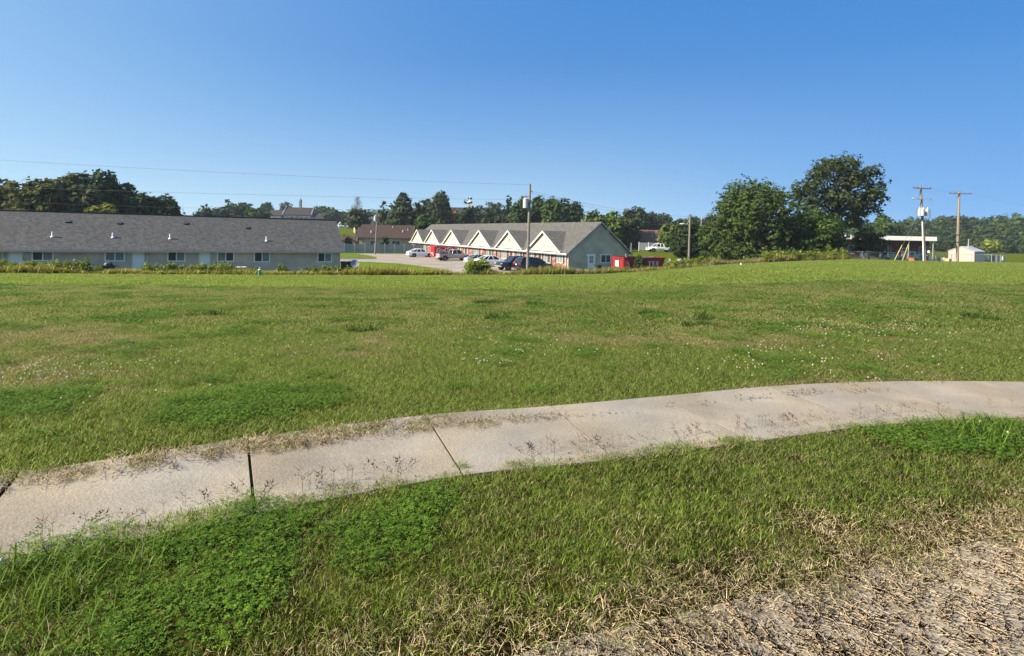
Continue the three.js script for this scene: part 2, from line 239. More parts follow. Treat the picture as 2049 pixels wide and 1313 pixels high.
const kinds = {
  lawn_near: [blades({ n: 250, size: 0.2, h: [0.018, 0.048], w: [0.0018, 0.0034], colors: [...GREEN, ...GREEN, ...OLIVE, TAN[0]], lean: 1.0, seed: 11 }), leafMat, 'short green lawn grass beside the sidewalk', 'grass'],
  lawn_olive: [blades({ n: 250, size: 0.2, h: [0.016, 0.045], w: [0.0018, 0.0032], colors: [...OLIVE, ...OLIVE, ...TAN, GREEN[1], GREEN[2]], lean: 1.1, seed: 12 }), leafMat, 'olive green thinning lawn grass mixed with dry blades', 'grass'],
  dry_near: [blades({ n: 230, size: 0.2, h: [0.010, 0.034], w: [0.0016, 0.003], colors: [...TAN, ...TAN, OLIVE[0]], lean: 1.8, seed: 13 }), dryMat, 'tan dried grass along the concrete edges', 'grass'],
  clover_near: [cloverPatch({ n: 120, size: 0.2, h: [0.02, 0.06], r: [0.0055, 0.0095], colors: CLOV, seed: 14 }), leafMat, 'bright green clover patches in the lawn', 'clover'],
  coarse_grass: [blades({ n: 26, size: 0.16, h: [0.06, 0.15], w: [0.003, 0.006], colors: [[0.145, 0.25, 0.034], [0.18, 0.285, 0.042], [0.115, 0.21, 0.028]], lean: 1.0, seed: 15, seg: 4 }), leafMat, 'long coarse grass tufts at the sidewalk edge', 'grass'],
  lawn_mid: [blades({ n: 420, size: 0.42, h: [0.022, 0.06], w: [0.004, 0.007], colors: [...GREEN, ...GREEN, ...OLIVE, TAN[0]], lean: 1.1, seed: 16 }), leafMat, 'mown green lawn across the middle of the field', 'grass'],
  olive_mid: [blades({ n: 420, size: 0.42, h: [0.022, 0.055], w: [0.004, 0.007], colors: [...GREEN, ...OLIVE, ...OLIVE, TAN[0], TAN[1], TAN[2]], lean: 1.1, seed: 17 }), leafMat, 'dull olive lawn with dry stalks in the middle of the field', 'grass'],
  clover_mid: [cloverPatch({ n: 130, size: 0.42, h: [0.02, 0.07], r: [0.013, 0.022], colors: CLOV, seed: 18 }), leafMat, 'dark green clover spots out in the field', 'clover'],
  lawn_far: [blades({ n: 900, size: 1.3, h: [0.03, 0.07], w: [0.008, 0.016], colors: FARG, lean: 1.5, seed: 19, upn: 0.88 }), leafMat, 'yellow green lawn in front of the weeds', 'grass'],
  runners: [runnerPatch({ n: 13, size: 0.3, len: [0.03, 0.11], seed: 20 }), dryMat, 'dry straw coloured grass runners sprawling over the gutter', 'dry grass'],
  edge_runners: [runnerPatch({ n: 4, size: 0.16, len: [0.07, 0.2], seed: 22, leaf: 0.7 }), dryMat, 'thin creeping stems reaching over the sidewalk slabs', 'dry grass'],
};
{
  const R = rng(77);
  const patches = [[450, 1110, 0.40], [400, 1200, 0.34], [540, 1050, 0.30], [850, 1010, 0.22], [470, 1165, 0.3], [1850, 875, 0.5], [1980, 865, 0.5], [490, 800, 0.75], [600, 790, 0.5], [410, 815, 0.5], [60, 800, 0.55], [150, 1080, 0.3], [760, 1080, 0.3]].map(([px, py, r]) => { const p = onPlaneY(px, py, 0); return [p.x, -p.z, r]; });
  const near = (x, d) => Math.max(...patches.map(([a, b, r]) => 1 - Math.hypot(x - a, d - b) / r));
  const S = 0.115;
  for (let d = 1.2; d < 9.5; d += S) for (let x = -d * 1.12 - 0.6; x < d * 1.12 + 0.6; x += S) {
    const X = x + (R() - 0.5) * S, D = d + (R() - 0.5) * S, w = walkAt(X, D), k = kerbLine(X), e = sstep(0.3, 0.7, fbm(X * 2.2, D * 2.2, 4)), e2 = fbm(X * 7, D * 7, 14);
    const wear = sstep(2.3, 0.9, X); // the left part of the walk is overgrown, the far right is trimmed
    const overFar = HALF - 0.01 - (0.12 + 0.20 * e) * (0.1 + 0.9 * wear), overNear = HALF - 0.02 - 0.09 * e * (0.3 + 0.7 * wear);
    const turn = R() * 6.283, s = 0.85 + R() * 0.4, big = fbm(X * 0.55 + 9, D * 0.55, 31), fine = fbm(X * 1.9, D * 1.9, 41), tint = grey(0.78 + 0.44 * fbm(X * 4, D * 4, 43));
    if (Math.abs(w) < (w > 0 ? overFar : overNear)) continue;
    const cl = near(X, D) + 0.35 * (e2 - 0.5) + 0.25 * (fine - 0.5);
    if (w > 0) { // lawn beyond the walk
      const rim = w - overFar, dryRim = (0.10 + 0.16 * e) * wear + 0.02;
      if (rim < dryRim) { scatter('dry_near', X, D, s * (0.8 + 0.3 * R()), tint, turn); if (R() < 0.5) scatter('lawn_olive', X, D, s * 0.75, tint, turn); continue; }
      if (cl > 0.12) { scatter('clover_near', X, D, s, tint, turn); if (R() < 0.6) scatter('lawn_near', X, D, s, tint, turn); continue; }
      const dryness = big + 0.5 * (e2 - 0.5) + 0.10 * sstep(6, 9, D) ;
      scatter(dryness > 0.55 ? 'lawn_olive' : 'lawn_near', X, D, s, tint, turn);
      if (R() < sstep(0.58, 0.72, dryness) * 0.5) scatter('dry_near', X, D, s * 1.1, tint, turn);
      if (fine < 0.34 && R() < 0.6) scatter('clover_near', X, D, s, tint, turn);
    } else { // verge between walk and street
      const toKerb = D - k; if (toKerb < -0.55) continue;
      const rim = -w - overNear;
      const dryK = sstep(0.72, 0.0, toKerb + 0.4 * (fine - 0.5) + 0.3 * (R() - 0.5)) * sstep(-1.8, 0.1, X);
      if (toKerb < 0) { if (X > -0.6 && R() < 0.85 * sstep(-0.5, 0.05, toKerb + 0.25 * (e - 0.5))) scatter('dry_near', X, D, s * 0.75, tint, turn); if (X > -0.6) continue; }
      if (rim < 0.03 + 0.05 * e && X > -1.3) { scatter('dry_near', X, D, s * 0.7, tint, turn); if (R() < 0.5) scatter('lawn_near', X, D, s * 0.8, tint, turn); continue; }
      if (cl > 0.1) { scatter('clover_near', X, D, s, tint, turn); if (R() < 0.6) scatter('lawn_near', X, D, s, tint, turn); continue; }
      if (R() < dryK * 0.95) { scatter('dry_near', X, D, s * 1.15, tint, turn); if (R() < 0.45) scatter('lawn_olive', X, D, s * 0.9, tint, turn); continue; }
      if (-w < HALF + 0.14) scatter('lawn_near', X + (R() - 0.5) * 0.1, D + (R() - 0.5) * 0.1, s, tint, turn + 1);
      scatter(R() < dryK + 0.30 + 0.5 * (big - 0.5) ? 'lawn_olive' : 'lawn_near', X, D, s, tint, turn);
      if (X < -1.0 && -w > HALF + 0.12 && R() < 0.18) scatter('coarse_grass', X, D, 0.45 + R() * 0.5, tint, turn);
    }
  }
  // runners over the gutter
  for (let i = 0; i < 560; i++) { const x = -0.7 + R() * 4.6, d = kerbLine(x) + 0.12 - Math.pow(R(), 1.1) * 1.15; if (d < 1.0) continue; scatter('runners', x, d, 0.8 + R() * 0.5, grey(0.8 + R() * 0.4), -1.1 + (R() - 0.5) * 1.0, 0.012); }
  for (let i = 0; i < 210; i++) { const t = 0.16 + R() * 0.5, w = WALKS[Math.floor(t * 900)], side = R() < 0.6 ? 1 : -1, off = side * (HALF - 0.16 - R() * 0.06), x = w[0] - w[3] * off, d = w[1] + w[2] * off; if (side < 0 && R() < 0.5) continue; scatter('edge_runners', x, d, 0.7 + R() * 0.6, grey(0.35 + R() * 0.4), (side > 0 ? -1.2 : 1.9) + (R() - 0.5) * 1.3, 0.022); }  // darker tint puts the shade on these stems into their colour
  // coarse tufts
  for (const [px, py, n, r, s0] of [[30, 1160, 60, 0.55, 0.9], [160, 1130, 40, 0.4, 0.6], [60, 1270, 40, 0.4, 0.7], [1960, 880, 34, 0.32, 1.0], [2010, 870, 30, 0.3, 0.9], [270, 1090, 22, 0.3, 0.55], [925, 940, 3, 0.05, 0.4], [855, 845, 3, 0.06, 0.35], [1450, 900, 8, 0.25, 0.5], [960, 790, 6, 0.2, 0.5], [320, 720, 8, 0.3, 0.6]]) { const p = onPlaneY(px, py, 0); for (let i = 0; i < n; i++) { const x = p.x + (R() + R() - 1) * r, d = -p.z + (R() + R() - 1) * r; if (Math.abs(walkAt(x, d)) < HALF + 0.03 && n > 5) continue; scatter('coarse_grass', x, d, s0 * (0.7 + R() * 0.7), [0.9 + R() * 0.2, 0.95, 0.9], R() * 6.283); } }
  // middle of the field
  const M = 0.30;
  for (let d = 9.0; d < 24; d += M) for (let x = -d * 1.04 - 1; x < d * 1.04 + 1; x += M) {
    const X = x + (R() - 0.5) * M, D = d + (R() - 0.5) * M, big = fbm(X * 0.42 + 3, D * 0.42, 31), fine = fbm(X * 1.3, D * 1.3, 41), line = 21.2 + 1.6 * (fbm(X * 0.1, 1, 8) - 0.5) + 0.14 * Math.max(0, X); if (D > line + (R() - 0.5) * 1.4) continue;
    const dry = 0.5 + 0.8 * (big - 0.5) + 0.7 * (fine - 0.5) + 0.5 * (R() - 0.5), t0 = 0.8 + 0.4 * fbm(X * 2.4, D * 2.4, 47), t = [t0, t0, t0];
    scatter(dry > 0.50 ? 'olive_mid' : 'lawn_mid', X, D, 0.9 + R() * 0.4, t, R() * 6.283); if (fine < 0.33 || R() < 0.02) scatter('clover_mid', X, D, 0.8 + R() * 0.4, t, R() * 6.283);
  }
  // far, more yellow part up to the weeds
  const G = 0.85;
  for (let d = 20; d < 84; d += G) for (let x = -d * 1.02 - 2; x < d * 1.02 + 2; x += G) {
    const X = x + (R() - 0.5) * G, D = d + (R() - 0.5) * G, [U] = slopeU(X, D), line = 21.2 + 1.6 * (fbm(X * 0.1, 1, 8) - 0.5) + 0.14 * Math.max(0, X); if (D < line - 0.3 + (R() - 0.5) * 1.2 || D > edgeDepth(U) + (U > 1700 ? 8 : 2)) continue;
    const n = fbm(X * 0.12, D * 0.45, 61), n2 = fbm(X * 0.5, D * 1.2, 62); const t = 0.8 + 0.4 * n2; scatter('lawn_far', X, D, 0.85 + R() * 0.35, [t * (0.92 + 0.2 * n), t, t * (0.85 + 0.3 * n)], R() * 6.283);
  }
}
const M4 = new THREE.Matrix4(), Q4 = new THREE.Quaternion(), CC = new THREE.Color();
function instanced(name, geo, mat, list, label, category, parent = scene) {
  const m = new THREE.InstancedMesh(geo, mat, list.length); m.name = parent === scene ? numbered(name) : name; m.castShadow = m.receiveShadow = true;
  list.forEach(([x, d, s, tint, turn, y], i) => { const sy = Array.isArray(s) ? s : [s, s, s]; M4.compose(V(x, ground(x, d) + (y ?? 0), -d), Q4.setFromAxisAngle(UPV, turn), V(...sy)); m.setMatrixAt(i, M4); m.setColorAt(i, CC.setRGB(...tint)); });
  parent.add(m); return tag(m, label, category, null, 'stuff');
}
const niceName = { lawn_near: 'lawn_grass', lawn_olive: 'thin_lawn_grass', dry_near: 'dried_grass', clover_near: 'clover_patch', coarse_grass: 'coarse_grass', lawn_mid: 'field_grass', olive_mid: 'dull_field_grass', clover_mid: 'clover_field', lawn_far: 'bright_lawn_grass', runners: 'grass_runners', edge_runners: 'creeping_stems' };
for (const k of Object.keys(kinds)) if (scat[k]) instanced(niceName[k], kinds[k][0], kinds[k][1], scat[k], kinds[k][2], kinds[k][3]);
// white clover flowers, and forked seed heads along the sidewalk
{
  const R = rng(99), pos = [], nor = [], col = [];
  for (let i = 0; i < 60; i++) { const a = R() * 6.283, e = R() * 1.9 - 0.5, r = 0.008, c = V(Math.cos(a) * Math.cos(e), Math.sin(e), Math.sin(a) * Math.cos(e)), p = c.clone().multiplyScalar(r).add(V(0, 0.07, 0)), t = V(-Math.sin(a), 0, Math.cos(a)).multiplyScalar(0.0022), tip = p.clone().addScaledVector(c, 0.004).add(V(0, 0.003, 0)); for (const q of [p.clone().add(t), p.clone().sub(t), tip]) { pos.push(q.x, q.y, q.z); nor.push(c.x, c.y, c.z); col.push(0.62, 0.60, 0.53); } }
  const core = prep(new THREE.SphereGeometry(0.0078, 7, 5).translate(0, 0.07, 0)), st = prep(rod(V(0.004, 0, 0), V(0, 0.066, 0), 0.001, 0.0008, 3)); for (const [g, c] of [[core, [0.55, 0.54, 0.46]], [st, [0.1, 0.17, 0.04]]]) { const a = g.attributes.position; for (let i = 0; i < a.count; i++) { pos.push(a.getX(i), a.getY(i), a.getZ(i)); nor.push(g.attributes.normal.getX(i), g.attributes.normal.getY(i), g.attributes.normal.getZ(i)); col.push(...c); } }
  const fl = geom(pos, nor, col), list = [];
  for (const [px, py, n, rx, rd] of [[140, 738, 70, 0.75, 0.5], [95, 745, 20, 0.5, 0.4], [310, 700, 16, 0.9, 0.5], [985, 718, 22, 0.28, 0.22], [1010, 690, 26, 0.9, 0.6], [1060, 660, 22, 1.2, 0.8], [1680, 660, 40, 1.0, 0.5], [1780, 655, 36, 1.4, 0.6], [1640, 720, 40, 1.3, 0.8], [1560, 740, 26, 0.7, 0.4], [1850, 680, 26, 1.4, 1.0], [1700, 620, 26, 2.0, 1.6], [1900, 610, 18, 3.0, 2.0], [1500, 690, 26, 1.2, 0.7], [2030, 885, 7, 0.2, 0.15], [860, 650, 18, 1.4, 1.0], [1250, 600, 18, 2.5, 1.5], [550, 680, 16, 1.2, 0.7], [250, 790, 8, 0.6, 0.4], [470, 700, 16, 0.8, 0.5], [1200, 680, 20, 1.6, 0.8], [12, 1180, 3, 0.08, 0.06]]) {
    const p = onPlaneY(px, py, -0.02), gx = p.x, D = -p.z; for (let i = 0; i < n; i++) { const x = gx + (R() + R() + R() - 1.5) * rx * 1.3, d = D + (R() + R() + R() - 1.5) * rd * 1.3; if (Math.abs(walkAt(x, d)) < HALF) continue; const s = (0.8 + R() * 0.5) * (d > 4 ? 0.75 : 0.95); list.push([x, d, s, [0.85 + 0.15 * R(), 0.85 + 0.15 * R(), 0.85 + 0.1 * R()], R() * 6.283, 0]); }
  }
  instanced('clover_flowers', fl, dryMat, list, 'small white clover flower heads dotted over the lawn', 'flower');
  const heads = []; { const stem = prep(rod(V(0, 0, 0), V(0.006, 0.085, 0), 0.0011, 0.0009, 3)); heads.push(stem); for (let k = 0; k < 4; k++) { const a = k * 1.6 + 0.4; heads.push(prep(rod(V(0.006, 0.085, 0), V(0.006 + Math.cos(a) * 0.024, 0.108, Math.sin(a) * 0.024), 0.0013, 0.0008, 3))); } }
  const hg = merge(heads), hl = [];
  for (const [px0, px1, n] of [[560, 760, 16], [1020, 1240, 22], [1240, 1500, 34], [1500, 1800, 30], [1780, 1960, 8], [80, 480, 14]]) for (let i = 0; i < n; i++) { const px = lerp(px0, px1, R()); const t = WALKS.find((w) => PX + F * w[0] / Math.max(0.5, w[1]) > px + 30); if (!t) continue; const off = -(HALF - 0.13 - 0.12 * R()); hl.push([t[0] - t[3] * off, t[1] + t[2] * off, 0.55 + R() * 0.7, [0.8 + 0.4 * R(), 0.8 + 0.4 * R(), 0.8 + 0.3 * R()], R() * 6.283, 0]); }
  for (const px of [15, 55, 90]) { }
  instanced('seed_heads', hg, std(0.17, 0.125, 0.085, 0.9), hl, 'forked brown grass seed heads leaning over the sidewalk', 'seed heads');
}
// ---------- car park ----------
const LOT = EYE - 4.55;
{
  const lotMat = std(0.37, 0.325, 0.285, 0.95, { map: rep(concTex, 0.12) });
  const P = (px, py) => onPlaneY(px, py, LOT + 0.02);
  const outline = [P(560, 505.5), P(840, 508.5), P(900, 512), P(980, 527), P(1045, 538), P(1098, 545), P(1120, 552), P(1000, 556), P(930, 551.5), P(900, 545.5), P(850, 533.5), P(800, 527), P(745, 524), P(690, 523.5), P(600, 522.5), P(560, 521)];
  tag(mesh('parking_lot', slab(outline.map((p) => p.setY(LOT + 0.02)).reverse(), 0.05), lotMat), 'pale concrete car park in front of the gabled apartments', 'parking lot', null, 'structure');
  const isl = [P(640, 508.2), P(706, 508.6), P(728, 511), P(748, 515.5), P(752, 517), P(742, 518.3), P(700, 519.2), P(640, 519)].map((p) => p.setY(LOT + 0.13));
  const g = new THREE.Group(); g.name = 'kerbed_island'; scene.add(g); tag(g, 'grass island with a pale kerb beside the bins', 'kerb', null, 'structure');
  mesh('kerb', slab([...isl].reverse(), 0.18), std(0.5, 0.46, 0.42, 0.9), g);
  const c = isl.reduce((a, p) => a.add(p), V(0, 0, 0)).divideScalar(isl.length);
  mesh('turf', slab(isl.map((p) => p.clone().lerp(c, 0.05).setY(LOT + 0.17)).reverse(), 0.08), std(0.13, 0.19, 0.035, 1, { map: soilTex }), g);
  const gr = []; { const R = rng(8); for (let i = 0; i < 900; i++) { const px = 650 + R() * 95, py = 508.5 + R() * 9.5; const p = P(px, py); const rgt = 706 + (py - 508) * 5; if (px > Math.min(rgt, 748) - 2) continue; gr.push([p.x, -p.z, 1, [0.95, 1, 0.8], R() * 6, 0.17]); } }
  instanced('island_grass', kinds.lawn_far[0], leafMat, gr, 'mown grass on the kerbed island', 'grass');
  const tri = []; { const R = rng(9); for (let i = 0; i < 2600; i++) { const px = 560 + R() * 345, py = 523 + R() * 26; const p = P(px, py); const top = table([[560, 522], [690, 524.5], [745, 525], [800, 528], [850, 534.5], [900, 546.5], [905, 560]])(px); if (py < top + 0.6) continue; tri.push([p.x, -p.z, [1, 1.6, 1], [0.85 + 0.25 * R(), 0.95 + 0.2 * R(), 0.8], R() * 6, LOT + 0.01 - ground(p.x, -p.z)]); } }
  instanced('bank_grass', kinds.lawn_far[0], leafMat, tri, 'uncut grass on the bank below the car park lane', 'grass');
}

// ---------- building materials ----------
const shingle = noiseTex(512, (u, v, i, j) => { const row = Math.floor(v * 64), k = hash2(Math.floor(u * 40 + (row % 2) * 0.5 + hash2(row, 3, 8)), row, 6), a = tfbm(u, v, 4, 71, 5), f = tnoise(u, v, 256, 72); const b = 0.66 + 0.22 * (k - 0.5) + 0.10 * (a - 0.5) + 0.26 * (f - 0.5) - (v * 64 - row < 0.16 ? 0.12 : 0); return [b, b, b]; });
const brickTex = noiseTex(512, (u, v) => { const rows = 32, r = Math.floor(v * rows), x = u * 10 + (r % 2) * 0.5, c = Math.floor(x), h = hash2(((c % 10) + 10) % 10, r, 4), fx = x - c, fy = v * rows - r; if (fx < 0.05 || fy < 0.14) return [0.52, 0.44, 0.40]; if (h > 0.86) return [0.82, 0.74, 0.68]; const k = 0.75 + 0.4 * hash2(((c % 10) + 10) % 10, r, 7) + 0.15 * (tnoise(u, v, 128, 3) - 0.5); return h > 0.7 ? [0.62 * k, 0.38 * k, 0.32 * k] : [0.58 * k, 0.27 * k, 0.21 * k]; });
const woodTex = noiseTex(256, (u, v) => { const k = 0.7 + 0.4 * (tnoise(u, v * 0.25, 64, 3) - 0.5) + 0.3 * (tfbm(u, v, 8, 5) - 0.5); return [k, k, k]; });
const grime = noiseTex(256, (u, v) => { const k = 0.88 + 0.2 * (tfbm(u, v, 6, 45, 5) - 0.5); return [k, k, k]; });
const B = {
  roof: std(0.125, 0.133, 0.145, 0.95, { map: rep(shingle, 0.12, 0.12) }), roofPale: std(0.205, 0.2, 0.19, 0.95, { map: rep(shingle, 0.12, 0.12) }), roofDark: std(0.09, 0.09, 0.092, 0.95, { map: rep(shingle, 0.12, 0.12) }),
  siding: std(0.70, 0.585, 0.46, 0.75, { map: rep(grime, 0.2) }), sidingGreen: std(0.58, 0.51, 0.385, 0.75, { map: rep(grime, 0.2) }), cream: std(0.60, 0.565, 0.45, 0.7, { map: rep(grime, 0.15) }),
  trim: std(0.82, 0.79, 0.74, 0.6, { map: rep(grime, 0.3) }), gutter: std(0.40, 0.375, 0.345, 0.5), white: std(0.8, 0.79, 0.77, 0.5), door: std(0.8, 0.8, 0.8, 0.55), blind: std(0.24, 0.26, 0.27, 0.9), dark: std(0.03, 0.03, 0.034, 0.6),
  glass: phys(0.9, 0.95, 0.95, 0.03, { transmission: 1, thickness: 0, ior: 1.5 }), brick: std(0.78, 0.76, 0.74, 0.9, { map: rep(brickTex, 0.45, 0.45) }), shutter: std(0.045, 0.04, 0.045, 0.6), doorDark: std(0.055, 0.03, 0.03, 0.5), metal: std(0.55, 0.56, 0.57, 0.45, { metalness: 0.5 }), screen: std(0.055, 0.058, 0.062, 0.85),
  brown: std(0.105, 0.058, 0.045, 0.95, { map: rep(shingle, 0.12, 0.12) }), orange: std(0.36, 0.175, 0.105, 0.95, { map: rep(shingle, 0.12, 0.12) }), stone: std(0.20, 0.205, 0.21, 0.9, { map: rep(grime, 0.1) }), stoneRoof: std(0.06, 0.048, 0.042, 0.95, { map: rep(shingle, 0.08, 0.08) }), brickDark: std(0.15, 0.085, 0.075, 0.95, { map: rep(grime, 0.2) }), tan: std(0.56, 0.43, 0.29, 0.9, { map: rep(grime, 0.2) }), conduit: std(0.3, 0.32, 0.34, 0.6),
};
// lap siding: courses with a stepped profile filling a polygon given by its outline; local plane x (along), y, facing +z
function siding(x0, x1, y0, topAt, course = 0.15, z = 0) { // topAt(x): roof line; built as stepped strips clipped to it
  const loops = [], xs = (y) => { let a = x0, b = x1; if (topAt) { const n = 200; a = null; for (let i = 0; i <= n; i++) { const x = lerp(x0, x1, i / n); if (topAt(x) >= y) { if (a === null) a = x; b = x; } } } return a === null ? null : [a, b]; };
  const top = topAt ? Math.max(...Array.from({ length: 201 }, (_, i) => topAt(lerp(x0, x1, i / 200)))) : y0;
  for (let y = y0; y < top - 0.02; y += course) { const y2 = Math.min(y + course, top - 0.01), p = xs(y), q = xs(y2); if (!p || !q) continue; loops.push([V(p[0], y, z + 0.022), V(p[1], y, z + 0.022), V(q[1], y2, z + 0.004), V(q[0], y2, z + 0.004)]); loops.push([V(p[0], y, z), V(p[1], y, z), V(p[1], y, z + 0.022), V(p[0], y, z + 0.022)]); }
  return faces(loops);
}
// a sliding window on the local plane z (facing +z): frame, sash panes behind glass, with a blind or a dark sheet for the unlit room
function windowPart(parent, x0, x1, y0, y1, z, { frame = B.trim, sashes = 2, blind = [1, 0], turn = null, depth = 0.05, shutters = false, fw = 0.07 } = {}) {
  const w = new THREE.Group(); w.name = 'window'; parent.add(w); if (turn) { w.position.copy(turn.pos); w.rotation.y = turn.ry; }
  const cx = (x0 + x1) / 2, cy = (y0 + y1) / 2, W = x1 - x0, H = y1 - y0;
  const f = [box(W, fw, depth, cx, y1 - fw / 2, z + depth / 2), box(W, fw, depth, cx, y0 + fw / 2, z + depth / 2), box(fw, H - 2 * fw, depth, x0 + fw / 2, cy, z + depth / 2), box(fw, H - 2 * fw, depth, x1 - fw / 2, cy, z + depth / 2)];
  for (let k = 1; k < sashes; k++) f.push(box(fw * 0.8, H - 2 * fw, depth * 0.8, lerp(x0, x1, k / sashes), cy, z + depth / 2));
  mesh('frame', f, frame, w);
  for (let k = 0; k < sashes; k++) {
    const a = lerp(x0 + fw, x1 - fw, k / sashes), b = lerp(x0 + fw, x1 - fw, (k + 1) / sashes);
    mesh('pane', faces([[V(a, y0 + fw, z + 0.03), V(b, y0 + fw, z + 0.03), V(b, y1 - fw, z + 0.03), V(a, y1 - fw, z + 0.03)]]), B.glass, w);
    const zz = blind[k] ? z + 0.012 : z + 0.036; // a drawn blind behind the glass, or a dark sheet painting in the unlit room
    mesh(blind[k] ? 'blind' : 'dark_room_sheet', faces([[V(a, y0 + fw, zz), V(b, y0 + fw, zz), V(b, y1 - fw, zz), V(a, y1 - fw, zz)]]), blind[k] ? B.blind : B.screen, w);
  }
  if (shutters) for (const s of [-1, 1]) mesh('shutter', box(0.3, H, 0.04, s < 0 ? x0 - 0.19 : x1 + 0.19, cy, z + 0.024), B.shutter, w);
  return w;
}
function doorPart(parent, x0, x1, y0, y1, z, { mat = B.door, frame = B.trim, lite = false, turn = null } = {}) {
  const w = new THREE.Group(); w.name = 'door'; parent.add(w); if (turn) { w.position.copy(turn.pos); w.rotation.y = turn.ry; }
  const cx = (x0 + x1) / 2, fw = 0.09, H = y1 - y0;
  mesh('frame', [box(fw, H, 0.06, x0 + fw / 2, y0 + H / 2, z + 0.03), box(fw, H, 0.06, x1 - fw / 2, y0 + H / 2, z + 0.03), box(x1 - x0 - 2 * fw, fw, 0.06, cx, y1 - fw / 2, z + 0.03)], frame, w);
  mesh('leaf', box(x1 - x0 - 2 * fw, H - fw, 0.03, cx, y0 + (H - fw) / 2, z + 0.018), mat, w);
  if (lite) { mesh('pane', box((x1 - x0) * 0.5, H * 0.42, 0.012, cx, y0 + H * 0.68, z + 0.042), B.glass, w); mesh('lite_backing', box((x1 - x0) * 0.48, H * 0.4, 0.004, cx, y0 + H * 0.68, z + 0.035), B.blind, w); mesh('muntin', [box(0.03, H * 0.42, 0.014, cx - 0.08, y0 + H * 0.68, z + 0.05), box(0.03, H * 0.42, 0.014, cx + 0.08, y0 + H * 0.68, z + 0.05), box((x1 - x0) * 0.5, 0.03, 0.014, cx, y0 + H * 0.68, z + 0.05)], frame, w); }  // grey backing sheet stands in for the dim interior behind the door pane
  else mesh('panel', [0, 1].flatMap((r) => [-1, 1].map((s) => box((x1 - x0) * 0.26, H * 0.3, 0.012, cx + s * (x1 - x0) * 0.17, y0 + H * (0.27 + r * 0.42), z + 0.036))), mat, w);
  mesh('handle', new THREE.SphereGeometry(0.035, 8, 6).translate(x1 - fw - 0.1, y0 + 0.95, z + 0.07), B.metal, w);
  return w;
}
const ax = V(Math.cos(TH), 0, -Math.sin(TH)), az = V(Math.sin(TH), 0, Math.cos(TH));
// where a photo column meets a vertical wall through point O whose horizontal direction is dir: metres along dir
function alongWall(px, O, dir, py) { const r = ray(px, py ?? 500), den = dir.x + dir.z * r[0]; return (r[0] * -O.z - O.x) / (dir.x + r[0] * dir.z); }

